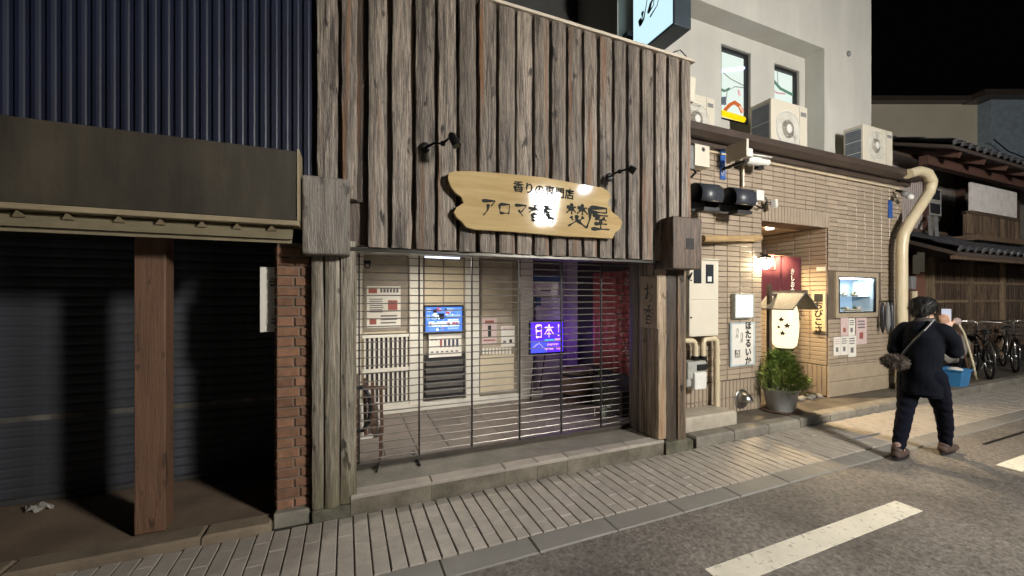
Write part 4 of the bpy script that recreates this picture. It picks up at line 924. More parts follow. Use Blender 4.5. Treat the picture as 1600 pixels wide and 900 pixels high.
pl = [(1313.5, 497, 1325, 524, 'pink menu sheet, upper left of the papers under the display window', PINKP), (1325.5, 497.5, 1335.5, 524, 'pale menu sheet in the middle of the upper papers', PAPER), (1337.5, 497, 1354, 537, 'tall menu sheet with red figure, right of the papers', PINKP),
      (1302.5, 527, 1313, 555, 'plain white sheet, lower left of the papers', PAPER), (1313.5, 526, 1324.5, 554, 'white sheet with dark print, lower middle of the papers', PAPER), (1325, 525, 1337.5, 557, 'white sheet with fine print, lower right of the papers', PAPER)]
for i, (a, b, c, d, lab, m_) in enumerate(pl):
    poster(a, b, c, d, YW - .003, lab, m_, lines(.15, .85, .1, .45, 3, PINKP if i in (0, 3) else GINK) + [(.3, .55, .65, .8, RINK if i in (0, 2) else GINK)], 'menu_sheet')
# meter cabinet, gas meter, pipes, plinth, vent
mc = thing('meter_cabinet', 'ivory electric meter cabinet with two small windows on the tiled wall', 'meter box', (4.0, YW, 1.1))
bx(1077, 405, 1122.5, 524, YW - .17, YW - .005, 'case', IVORY, mc, .006)
bx(1074, 402.5, 1124, 407, YW - .19, YW - .005, 'hood', IVORY, mc, .003)
for a, b, c, d in ((1077.5, 408, 1121, 468, ), (1077.5, 470, 1121, 522)):
    dd_ = bx(a, b, c, d, YW - .178, YW - .1705, 'door', IVORY, mc, .004)
    bx(a + 1.5, (437 if b < 450 else 495), a + 4, (439 if b < 450 else 497.5), YW - .184, YW - .179, 'lock', DKMET, dd_)
for a in (1084, 1103): bx(a, 413, a + 12, 443, YW - .181, YW - .179, 'window', mat('meter_glass', (.04, .045, .05), .15), mc); 
bx(1106, 432, 1112, 440, YW - .184, YW - .182, 'dial', WHITEP, mc)
MB().tube([P(1066, 420, YW - .1), P(1066, 520, YW - .1)], .016, 8).tube([P(1071, 415, YW - .1), P(1071, 520, YW - .1)], .012, 8).build('conduit', GREYP, mc)
gm = thing('gas_meter', 'grey gas meter with cream pipes above the concrete plinth', 'gas meter', (3.9, YW, .4))
bx(1075, 566, 1104, 590, YW - .17, YW - .03, 'head', mat('meter_grey', (.42, .42, .38), .4), gm, .015)
bx(1086, 583, 1105, 608, YW - .20, YW - .06, 'face', WHITEP, gm, .02)
bx(1073, 588, 1086, 604, YW - .15, YW - .04, 'body', MATS['meter_grey'], gm, .02)
bx(1091, 570, 1106, 578, YW - .19, YW - .172, 'dial', BLACK, gm, .004)
YP = YW - .09
def pipe(pts, r, m_=CREAMP): return MB().tube([P(x, y, YP) for x, y in pts], r, 10).build('pipe', m_, gm, smooth=40)
pipe([(1064, 532), (1080, 532), (1084, 534), (1086, 540), (1086, 562)], .034); pipe([(1098, 560), (1098, 538), (1100, 531), (1106, 529), (1116, 529), (1119, 532), (1119.5, 540), (1119.5, 640)], .034)
for py in (545, 562, 595, 565): pipe([(1119.5, py), (1119.5, py + 3)], .042)
pipe([(1086, 556), (1086, 566)], .045, DKMET); pipe([(1098, 556), (1098, 566)], .045, DKMET)
pl_ = MB().slab(3.38, 4.72, 3.30, 3.63, .06, .27, .025); pb = [G(1068, 665, .08)]
xr = P(1151, 660, 3.32).x
tag(MB().slab(3.37, xr, 3.32, 3.635, .08, P(1150, 642, 3.32).z, .02).build('concrete_plinth', CONC), 'pale concrete plinth on the forecourt below the gas meter', 'plinth')
vt = thing('vent_hood', 'round steel vent hood low on the tiled wall', 'vent', (5.0, YW, .35))
c = P(1158, 623, YW)
MB().lathe((c.x, YW - .001, c.z), [(.125, 0), (.125, -.012), (.115, -.018), (.10, -.018)], 24, 'Y').build('flange', STEEL, vt, smooth=40)
q = MB(); vs = []; n = 14; mseg = 9
for i in range(n + 1):
    for j in range(mseg + 1):
        a = math.pi * (i / n) - .35 + .7 * 0; b = j / mseg * math.pi / 2
        ang = R(-25) + R(230) * i / n
        vs.append((c.x + .105 * math.cos(ang) * math.cos(b), YW - .018 - .13 * math.sin(b), c.z + .105 * math.sin(ang) * math.cos(b)))
q.add(vs, [(i * (mseg + 1) + j, (i + 1) * (mseg + 1) + j, (i + 1) * (mseg + 1) + j + 1, i * (mseg + 1) + j + 1) for i in range(n) for j in range(mseg)])
o = q.build('cowl', STEEL, vt, smooth=1); o.modifiers.new('s', 'SOLIDIFY').thickness = .003
# equipment high on the tiled wall
eb = thing('junction_box', 'beige box with round emblem under the gutter', 'junction box', (4, YW, 2.9))
bx(1086, 224, 1109, 262, YW - .14, YW - .005, 'case', IVORY, eb, .006); bx(1076, 226, 1085, 264, YW - .12, YW - .006, 'side_box', GREYP, eb)
c = P(1099, 233.5, YW - .1405); MB().lathe((c.x, c.y, c.z), [(.027, 0), (.027, -.001), (.022, -.001), (.022, 0)], 18, 'Y').build('emblem_ring', GINK, eb); text('共', .032, (c.x, c.y - .0015, c.z), GINK, eb)
MB().tube([P(1082, 262, YW - .08), P(1087, 270, YW - .08), P(1080, 277, YW - .08), P(1073, 274, YW - .08)], .014, 7).build('cable', DKMET, eb)
bs = thing('blue_plate', 'narrow blue street plate beside the beige junction box', 'plate', (4.4, YW, 2.8))
bx(1125.5, 234, 1133.5, 281, YW - .012, YW - .004, 'plate', mat('street_blue', (.03, .11, .38), .4), bs); c = P(1129.5, 266, YW - .0135); text('丁目町', .055, (c.x, YW - .0135, c.z), WHITEP, bs, vertical=True)
bs2 = thing('blue_plate', 'small blue plate near the corner of the tiled wall', 'plate', (8.3, YW, 2.6))
bx(1388.5, 313, 1394.5, 341, YW - .012, YW - .004, 'plate', MATS['street_blue'], bs2)
fd = thing('flood_light', 'flat beige flood light panel facing left under the gutter', 'flood light', (4.5, 3.5, 3))
pA, pB = P(1138, 238, 3.52), P(1166, 236, 3.28)
d = (pB - pA); d.z = 0; L_ = d.length; d.normalize(); cc = (pA + pB) / 2; nrm = Vector((d.y, -d.x, 0))
MB().obox((cc.x, cc.y, P(1150, 236, 3.4).z), d * (L_ / 2 + .02), nrm * .018, (0, 0, .105)).build('panel', IVORY, fd, bev=.004)
MB().obox((pB.x + .06, pB.y + .03, P(1166, 236, 3.28).z - .01), (.045, 0, 0), (0, .04, 0), (0, 0, .05)).build('driver', WHITEP, fd, bev=.006)
MB().bar((pB.x + .05, pB.y + .05, P(1160, 252, 3.3).z + .02), (pB.x + .05, YW, P(1160, 256, 3.4).z), .03).build('bracket', DKMET, fd)
MB().tube([P(1161, 256, YW - .03), P(1161, 292, YW - .03)], .016, 7).build('conduit', CREAMP, fd)
cc = thing('security_camera', 'white bullet security camera on the tiled wall', 'camera', (4.9, 3.4, 3))
p0, p1 = P(1166, 250, 3.50), P(1200, 255, 3.44)
MB().tube([p0, p0.lerp(p1, .6), p0.lerp(p1, .62), p1], [.055, .055, .04, .042], 14).build('housing', WHITEP, cc, smooth=40)
MB().obox(p0.lerp(p1, .45) + Vector((0, 0, .06)), (p1 - p0) * .55, (0, .055, 0), (0, 0, .006)).build('sun_shield', WHITEP, cc)
MB().bar(p0 + Vector((0, .02, -.02)), (p0.x - .02, YW, p0.z - .05), .03).build('bracket', DKMET, cc)
MB().obox(P(1186, 262, 3.5), (.05, 0, 0), (0, .03, 0), (0, 0, .025)).build('sensor', BLACK, cc)
# two hooded signal heads seen from the side
def hood(label, px0, px1, py0, py1, Y):
    a, b = P(px0, py0, Y), P(px1, py1, Y); zc = (a.z + b.z) / 2; r_ = abs(a.z - b.z) / 2 * .97
    t = thing('hooded_signal', label, 'signal', ((a.x + b.x) / 2, Y, zc), 'black hooded signal heads on the tiled wall')
    cx = (a.x + b.x) / 2; cyy = Y
    dirv = Vector((-.95, .10, 0)).normalized(); side = Vector((dirv.y, -dirv.x, 0)); c0 = Vector((cx, cyy, zc)); Lh = .15
    vs = []; n = 20
    for e in (-1, 1):
        for k in range(n + 1):
            an = R(-35) + R(250) * k / n
            vs.append(c0 + dirv * e * Lh * (1 if e < 0 else 1.0) + side * r_ * math.cos(an) + Vector((0, 0, r_ * math.sin(an))))
    o = MB().add(vs, [(k, k + 1, n + 2 + k, n + 1 + k) for k in range(n)]).build('visor', CHAR, t, smooth=1); o.modifiers.new('s', 'SOLIDIFY').thickness = .006
    vs = [c0 - dirv * Lh * .9 + side * r_ * .97 * math.cos(k * .3142) + Vector((0, 0, r_ * .97 * math.sin(k * .3142))) for k in range(20)]
    MB().add(vs, [tuple(range(20))]).build('lens', BLACK, t)
    MB().obox(c0 + side * r_ * .8 - Vector((0, 0, r_ * .62)), dirv * Lh, side * .012, (0, 0, r_ * .35)).build('lower_plate', mat('grey_signal_plate', (.10, .10, .105), .5), t)
    MB().obox(c0 - dirv * .05 - Vector((0, 0, r_ * 1.05)), dirv * .11, side * .07, (0, 0, .02)).build('foot', BLACK, t)
    MB().bar(c0 - dirv * Lh * .8, (c0.x + .1, YW, c0.z), .03).build('bracket', DKMET, t)
hood('black hooded signal head nearest the wooden pillar', 1080, 1119, 284, 330, 3.44); hood('black hooded signal head beside the white sensor lights', 1126, 1176, 290, 335, 3.42)
sn = thing('sensor_light', 'white twin sensor light right of the hooded signal heads', 'sensor light', (5.0, 3.5, 2.7))
bx(1183, 296, 1194.5, 314, YW - .09, YW - .006, 'body', WHITEP, sn, .01)
p0 = P(1210, 318, 3.52); MB().obox(p0, (.05, .02, .015), (.01, -.03, 0), (-.012, 0, .05)).build('lamp', WHITEP, sn, bev=.006)
MB().tube([P(1196, 308, 3.6), P(1200, 316, 3.56), P(1207, 317, 3.53)], .012, 6).build('arm', GREYP, sn); MB().tube([P(1180, 320, 3.6), P(1190, 326, 3.58), P(1196, 320, 3.58), P(1198, 313, 3.6)], .010, 6).build('cable', DKMET, sn)
MB().ico(P(1180, 318, 3.58), .028, 2).build('sensor_head', IVORY, sn, smooth=1)
a, b = P(1098, 373, 3.45), P(1187, 372, 3.58)
tag(MB().tube([a, a.lerp(b, .8), a.lerp(b, .82), b], [.04, .036, .042, .042], 12).build('timber_pole', BRASS, smooth=40), 'pale round timber pole end lying along the tiled wall', 'pole')
oc = thing('outdoor_lamp_cluster', 'small grey double spot lamp at the gutter corner', 'spot lamp', (8.5, 3.4, 3))
MB().ico(P(1414, 303, 3.45), .055, 2).build('lamp', GREYP, oc, smooth=1); MB().ico(P(1422, 308, 3.45), .05, 2).build('lamp', WHITEP, oc, smooth=1); MB().bar(P(1400, 298, 3.6), P(1420, 302, 3.45), .04).build('arm', DKMET, oc)
# folded umbrellas beside the display window
us = thing('umbrella_rack', 'dark folded umbrellas hanging right of the display window', 'umbrellas', (8.1, 3.6, 1.2))
for px in (1379, 1387, 1393): MB().tube([P(px, 472, 3.58), P(px, 480, 3.58), P(px, 508, 3.58), P(px, 520, 3.58)], [.012, .03, .038, .01], 8).build('umbrella', random.choice([CHAR, GREYP, BLACK]), us, smooth=1)
MB().bar(P(1376, 470, 3.62), P(1396, 470, 3.62), .02).build('rail', STEEL, us)

# ------------------------------------------------------------------ white upper building
wb = thing('white_building', 'tall white rendered building rising behind the tiled shop', 'building', (6, 6, 0))
YA, YR = 4.15, 4.46; XR0, XR1, XB = 3.42, 7.43, 8.80; ZS = 5.77
B(XR1, XB, YA, 9, 3.56, 12).build('wall', WHITEW, wb)
B(XR0, XR1, YA, 9, ZS, 12).build('wall', WHITEW, wb)
wins = [(1127, 68, 1173, 195), (1210, 97, 1249, 215)]
xs_ = [XR0]
rects = []
for (a, b, c, d) in wins:
    p0, p1 = P(a, b, YR), P(c, d, YR); pt_ = P(a, b, YR).z; pbz = P(a, d - (d - b) * .06, YR).z if a < 1200 else 4.28
    rects.append((p0.x, p1.x, pbz, pt_))
(xa, xb, za, zb), (xc, xd, zc_, zd) = rects
za = P(1127, 186, YR).z
rects[0] = (xa, xb, za, zb); rects[1] = (xc, xd, za + .02, zb - .02)
q = MB()
q.box(XR0, xa, YR, 8.9, 3.56, ZS - .001).box(xb, xc, YR, 8.9, 3.56, ZS - .001).box(xd, XR1 - .001, YR, 8.9, 3.56, ZS - .001)
for (u0, u1, v0, v1) in rects: q.box(u0, u1, YR, 8.9, 3.56, v0).box(u0, u1, YR, 8.9, v1, ZS - .001)
q.build('wall', WHITEW, wb)
for i, (u0, u1, v0, v1) in enumerate(rects):
    w = ring(u0 + .055, u1 - .055, v0 + .055, v1 - .055, .05, YR + .04, YR + .10).build('window', BLACK, wb)
    B(u0 + .05, u1 - .05, YR + .085, YR + .09, v0 + .05, v1 - .05).build('pane', glow('upper_pane', (.80, .92, .84), .9), w)
    W_, H_ = u1 - u0, v1 - v0
    def dec(pts, r_, m_): MB().tube([(u0 + W_ * u, YR + .078, v0 + H_ * v) for u, v in pts], r_, 6).build('window_decoration', m_, w)
    if i == 0:
        dec([(.1, .68), (.9, .82)], .03, glow('deco_tube', (.6, .7, 1.0), 1.6)); dec([(.1, .12), (.9, .10)], .05, glow('deco_yellow', (1, .72, .0), 1.0))
        dec([(.25, .17), (.42, .26), (.58, .31), (.75, .28), (.86, .2)], .032, glow('deco_orange', (.75, .17, .03), .7)); dec([(.1, .44), (.25, .43), (.4, .48)], .02, glow('deco_green', (.2, .45, .3), .4))
        dec([(.1, .7), (.45, .62), (.9, .58)], .006, GREYP); dec([(.3, .3), (.34, .44), (.6, .53), (.9, .55)], .006, GREYP); dec([(.72, .5), (.78, .42)], .02, glow('deco_pink', (.8, .4, .4), .7)); dec([(.2, .24), (.2, .33)], .05, glow('deco_slate', (.25, .3, .36), .35))
    else:
        dec([(.1, .8), (.4, .7), (.9, .66)], .022, glow('deco_green', (.2, .45, .3), .4)); dec([(.1, .64), (.3, .62), (.6, .64)], .012, glow('deco_pink', (.8, .4, .4), .7)); dec([(.3, .95), (.32, .7)], .005, GREYP)
MB().ico(P(1326, 84, YA - .01), .05, 2, (1, .6, 1)).build('wall_vent', GREYP, wb, smooth=1)
MB().tube([(XR0 + .45, YR - .02, 3.6), (XR0 + .45, YR - .02, 8)], .03, 8).build('downpipe', CHAR, wb)
B(-1.0, 3.40, 5.45, 5.6, 0.1, 8).build('side_wall', mat('dark_side_wall', (.05, .048, .046), .8), wb)
# projecting light sign
ps = thing('projecting_sign', 'tall projecting light sign with a black brush character, dark steel case', 'sign', (3.7, 4, 4.8))
f0 = P(1053, 37, 3.6); b0x = P(1080, 49, 3.6).x
B(f0.x + .01, b0x, 3.6, 4.34, f0.z, 7.2).build('case', mat('sign_case', (.05, .065, .08), .4), ps, bev=.008)
B(f0.x, f0.x + .0099, 3.63, 4.32, f0.z + .03, 7.17).build('light_face', glow('sign_face', (.60, .86, .93), 1.1), ps)
B(3.5, 4.0, 4.345, 4.455, f0.z + .3, f0.z + .36).build('bracket', DKMET, ps)
q = MB(); o = PXc(999, 44, f0.x); r_ = PXc(1030, 20, f0.x); w_ = Vector((0, r_.y - o.y, 0)); 
brush('崎', (f0.x, o.y, o.z - .02), w_ * 1.15, (0, 0, .40), (-.003, 0, 0), .15, q)
q.build('brush_lettering', INK, ps)
MB().tube([P(1052, 82, 4.3), P(1063, 78, 4.3), P(1078, 95, 4.2)], .008, 6).build('cable', DKMET, ps)
# air conditioners
def ac(label, x0, x1, y0, y1, z0, z1, feet=True, bracket=False, fan_f=.45):
    t = thing('air_conditioner', label, 'air conditioner', ((x0 + x1) / 2, (y0 + y1) / 2, z0), 'outdoor air conditioner units')
    B(x0, x1, y0, y1, z0, z1).build('case', IVORY, t, bev=.012)
    w, h = x1 - x0, z1 - z0; r_ = min(h * .40, w * .33); cx, cz = x0 + w * fan_f, z0 + h * .5
    MB().lathe((cx, y0 - .001, cz), [(r_, 0), (r_, -.006), (r_ * .96, -.008), (r_ * .94, -.001)], 28, 'Y').build('fan_ring', WHITEP, t)
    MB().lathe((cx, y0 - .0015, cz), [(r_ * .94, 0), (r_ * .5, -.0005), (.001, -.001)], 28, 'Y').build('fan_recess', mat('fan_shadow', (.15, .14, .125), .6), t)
    MB().lathe((cx, y0 - .004, cz), [(r_ * .24, -.016), (r_ * .2, -.022), (.001, -.024)], 16, 'Y').build('fan_hub', WHITEP, t, smooth=40)
    for rr_ in (.3, .4, .5, .6, .7, .8, .9): MB().tube([(cx + r_ * rr_ * math.cos(k / 24 * 6.2832), y0 - .02, cz + r_ * rr_ * math.sin(k / 24 * 6.2832)) for k in range(25)], .0032, 4, False).build('grille_ring', IVORY, t)
    for k in range(5):
        zz = cz + r_ * (-.8 + .4 * k); hw = math.sqrt(max(r_ * r_ - (zz - cz) ** 2, 0)) * .95
        B(cx - hw, cx + hw, y0 - .022, y0 - .018, zz - .0015, zz + .0015).build('grille_wire', IVORY, t)
    s = B(x0 - .004, x0 - .0005, y0 + .03, y1 - .03, z0 + .05, z1 - .05).build('side_coil', mat('coil_grey', (.16, .18, .21), .5), t)
    for k in range(6): B(x0 - .008, x0 - .0045, y0 + .03, y1 - .03, z0 + .06 + (h - .13) * k / 5, z0 + .068 + (h - .13) * k / 5).build('fin_bar', WHITEP if k % 2 else GREYP, s)
    B(x0 + w * .8, x0 + w * .95, y0 - .003, y0 - .0005, z1 - h * .2, z1 - h * .12).build('badge', GREYP, t)
    B(x0 + w * .76, x0 + w * .764, y0 - .003, y0 - .0005, z0 + .02, z1 - .02).build('panel_seam', GREYP, t)
    if feet:
        for f in (.15, .8): B(x0 + w * f, x0 + w * f + .06, y0 - .03, y1 + .03, z0 - .06, z0 - .001).build('foot', GREYP, t)
    if bracket:
        for f in (.15, .85): MB().bar((x0 + w * f, y0 - .02, z0 - .02), (x0 + w * f, y1 + .18, z0 - .02), .03).bar((x0 + w * f, y0 + .05, z0 - .03), (x0 + w * f, y1 + .15, z0 - .28), .025).build('bracket', STEEL, t)
        MB().bar((x0 - .02, y0 + .04, z0 - .02), (x1 + .02, y0 + .04, z0 - .02), .03).build('bracket_rail', STEEL, t)
    return t
p0, p1 = P(1205, 152, 3.78), P(1262, 233, 3.78)
ac('large ivory air conditioner on the shop roof below the upper windows', p0.x, p1.x, 3.78, 4.10, ZR + .116, P(1205, 152, 3.78).z)
p0, p1 = P(1349, 194, 3.72), P(1395, 248, 3.72)
ac('smaller air conditioner on a bracket at the building corner', p0.x, p1.x, 3.72, 4.0, P(1349, 252, 3.72).z, P(1349, 193, 3.72).z, False, True, .42)
p0, p1 = P(1090, 150, 3.95), P(1117, 200, 3.95)
ac('air conditioner half hidden behind the right edge of the board cladding', p0.x - .35, p1.x, 3.95, 4.25, ZR + .116, P(1100, 150, 3.95).z, True, False, .5)
tb = P(1085, 137, 3.3); tag(MB().obox((tb.x, 3.45, tb.z), (.05, 0, 0), (0, .12, 0), (.012, 0, .14)).build('wall_box', IVORY, bev=.01), 'beige box fixed at the upper right edge of the board cladding', 'box')
B(8.8, 9.4, 3.98, 4.05, 3.3, 3.36).build('bracket_beam', STEEL, wb)

# ------------------------------------------------------------------ old timber house on the right
oh = thing('timber_house', 'old dark two storey timber house with tiled eaves and lattice doors', 'house', (11.5, 4, 0))
HX0, HX1 = 8.98, 17.0
B(HX0, HX1, 4.06, 6.5, .05, 2.9).build('wall', OLDW, oh)
B(HX0, HX1, 4.30, 6.5, 2.9, 4.7).build('upper_wall', mat('grey_plaster', (.20, .18, .155), .85, col2=(.09, .075, .06), scale=1.5), oh)
# ground floor lattice doors
posts = [1457, 1517, 1568, 1640]
for px in posts: 
    c = P(px, 480, 3.95); B(c.x - .055, c.x + .055, 3.93, 4.055, .09, 2.35).build('door_post', OLDP, oh)
c = P(1440, 480, 3.95); B(c.x - .22, c.x + .10, 3.94, 4.055, .09, 2.35).build('side_panel', mat('reddish_boards', (.16, .075, .05), .6, scale=5, stretch=(8, 8, .6)), oh)
B(c.x - .2, c.x + .05, 3.925, 3.939, P(1440, 425, 3.95).z, P(1440, 395, 3.95).z).build('pale_notice', PAPER, oh)
for i in range(3):
    xa, xb = P(posts[i], 480, 3.95).x + .058, P(posts[i + 1], 480, 3.95).x - .058
    d_ = B(xa, xb, 3.99, 4.055, .10, 2.3).build('lattice_door', mat('door_dark_pane', (.035, .032, .03), .35), oh)
    for zz in (.5, 1.05, 1.5, 1.88): B(xa, xb, 3.965, 3.989, zz - .025, zz + .025).build('rail', OLDP, d_)
    n = 20
    for k in range(1, n):
        xx = xa + (xb - xa) * k / n; B(xx - .009, xx + .009, 3.972, 3.988, .5, 2.28).build('slat', OLDW, d_)
# roofs with tiles
def tile_roof(name, y0, z0, y1, z1, xa, xb, rows, nm):
    r = MB().add([(xa, y0, z0 - .03), (xb, y0, z0 - .03), (xb, y1, z1 - .03), (xa, y1, z1 - .03), (xa, y0, z0 - .09), (xb, y0, z0 - .09), (xb, y1, z1 - .09), (xa, y1, z1 - .09)],
                 [(0, 1, 2, 3), (4, 7, 6, 5), (0, 4, 5, 1), (1, 5, 6, 2), (2, 6, 7, 3), (3, 7, 4, 0)]).build(name, mat('roof_boarding', (.05, .035, .028), .8), oh)
    sl = math.atan2(z1 - z0, y1 - y0); Ln = math.hypot(z1 - z0, y1 - y0); tl = Ln / rows; tw = .27
    q = MB(); vs = []; prof = [(-.135, .03), (-.10, .045), (-.065, .035), (-.02, .005), (.04, -.002), (.1, .01), (.135, .03)]
    for y_, dz in ((0, .0), (tl * 1.08, -.012)):
        vs += [(x_, y_, h_ + .018 + (.022 if y_ == 0 else 0)) for x_, h_ in prof]
    vs += [(x_, 0, h_ + .018) for x_, h_ in prof]
    k_ = len(prof)
    me = MB().add(vs, [(j, j + 1, k_ + j + 1, k_ + j) for j in range(k_ - 1)] + [(2 * k_ + j, 2 * k_ + j + 1, j + 1, j) for j in range(k_ - 1)]).mesh('roof_tile'); me.materials.append(ROOFT)
    cap = MB().lathe((-.1, -.008, .03), [(.001, -.016), (.05, -.012), (.055, 0), (.05, .01)], 12, 'Y').mesh('eave_cap'); cap.materials.append(mat('eave_cap_tile', (.10, .10, .105), .22, rnd=.4))
    n = int((xb - xa) / tw)
    for i in range(n):
        for j in range(rows):
            f = j / rows; o = link(me, 'roof_tile', r, (xa + .135 + i * tw, y0 + (y1 - y0) * f, z0 + (z1 - z0) * f)); o.rotation_euler.x = sl
        o = link(cap, 'eave_cap', r, (xa + .135 + i * tw, y0, z0)); o.rotation_euler.x = sl
    return r
tile_roof('lower_roof', 3.12, 2.34, 4.28, 2.86, 9.0, 16.9, 4, 'lower')
tile_roof('upper_roof', 3.28, 4.15, 6.4, 5.45, 9.3, 17.0, 8, 'upper')
RB = mat('reddish_beam', (.085, .042, .03), .6, scale=4, stretch=(1, 1, 1))
B(9.4, 17, 3.62, 3.74, 3.92, 4.08).build('eave_beam', RB, oh)
for k in range(9): MB().bar((9.7 + k * .9, 3.33, 4.02), (9.7 + k * .9, 4.3, 4.42), .09, .09).build('rafter', RB, oh)
for px in (1447, 1505, 1590): c = P(px, 300, 4.2); B(c.x - .06, c.x + .06, 4.18, 4.299, 2.85, 4.2).build('upper_post', RB, oh)
B(9.0, 17, 3.13, 3.2, 2.20, 2.26).build('lower_eave_board', OLDW, oh)
# upper balcony with white panel and slats
a, b = P(1518, 290, 3.66), P(1589, 333, 3.66)
B(a.x, P(1589, 300, 3.66).x, 3.66, 3.70, 3.26, 3.80).build('white_panel', mat('white_panel', (.62, .58, .55), .6), oh)
ba = B(a.x - .05, P(1592, 350, 3.70).x, 3.72, 3.76, 2.78, 3.24).build('balcony', OLDW, oh)
bxa, bxb = a.x - .05, P(1592, 350, 3.70).x
for k in range(13):
    xx = bxa + (bxb - bxa) * (k + .5) / 13; B(xx - .05, xx + .05, 3.69, 3.719, 2.82, 3.2).build('balcony_slat', OLDW if k % 4 else OLDP, ba)
B(bxa, bxb, 3.68, 3.77, 3.205, 3.25).build('top_rail', OLDW, ba); B(bxa, bxb, 3.55, 4.29, 2.68, 2.779).build('floor', OLDW, ba)
w = bx(1452, 292, 1471, 338, 4.24, 4.299, 'upper_window', mat('grey_frame', (.30, .29, .27), .5), oh); bx(1454, 295, 1469, 313, 4.236, 4.2395, 'pane', mat('window_dark_pane', (.03, .03, .035), .2), w); bx(1454, 317, 1469, 335, 4.236, 4.2395, 'pane', MATS['window_dark_pane'], w)
for px in (1452, 1462): MB().bar(P(px, 338, 4.1), P(px + 3, 382, 3.75), .05).build('bracket_leg', GREYP, oh)
c0, c1 = P(1394, 216, 4.25), P(1442, 216, 4.25)
corrugated(8.82, c1.x, 4.23, 2.95, 4.12, .075, .012).build('corrugated_gable', mat('pinkish_sheet', (.30, .25, .23), .5), oh)
B(8.8, c1.x + .1, 3.9, 4.6, 4.13, 4.19).build('gable_roof', GUT, oh)
bx(1428, 398, 1437, 428, 3.90, 3.92, 'door_plate', PAPER, oh)
gx = P(1424, 440, 3.9); B(gx.x - .08, gx.x + .08, 3.86, 3.99, P(1424, 452, 3.9).z, P(1424, 432, 3.9).z).build('grey_meter', GREYP, oh, bev=.01)
MB().tube([P(1428, 455, 3.9), P(1428, 560, 3.9)], .05, 8).build('cream_pipe', CREAMP, oh)

# cream house beyond
ch = thing('cream_house', 'plain cream house with dark roof edge beyond the timber house', 'house', (18, 8, 0))
def TP(px, t, z): x, y = ray(px); return Vector((x * t, y * t, z))
zt = H + (HY - 163) / F * 14
def wallq(p, q_, z0, z1, th, name, m_):
    d = (q_ - p); d.z = 0; L_ = d.length; d.normalize(); n_ = Vector((-d.y, d.x, 0))
    c = (p + q_) / 2; return MB().obox((c.x + n_.x * th / 2, c.y + n_.y * th / 2, (z0 + z1) / 2), d * L_ / 2, n_ * th / 2, (0, 0, (z1 - z0) / 2)).build(name, m_, ch)
pa, pb_ = TP(1300, 14, 0), TP(1548, 14, 0)
wallq(pa, pb_, 0, zt, 5, 'wall', CREAM)
pc_ = TP(1548.5, 13.6, 0); pd_ = TP(1760, 13.6, 0)
wallq(pc_, pd_, 0, zt - .03, 5, 'side_block', BLUEG)
pa, pb_ = TP(1290, 13.7, 0), TP(1562, 13.7, 0)
wallq(pa, pb_, zt + .001, zt + .16, 5.5, 'roof_edge', GUT)
pa, pb_ = TP(1540, 13.3, 0), TP(1760, 13.3, 0); wallq(pa, pb_, zt - .02, zt + .18, 5.5, 'roof_edge', GUT)
pts = [TP(1553, 13.2, H + (HY - 218) / F * 13.2), TP(1575, 13.2, H + (HY - 236) / F * 13.2), TP(1600, 13.2, H + (HY - 246) / F * 13.2), TP(1640, 13.2, H + (HY - 250) / F * 13.2)]
MB().tube(pts, .02, 6).build('cable', DKMET, ch)

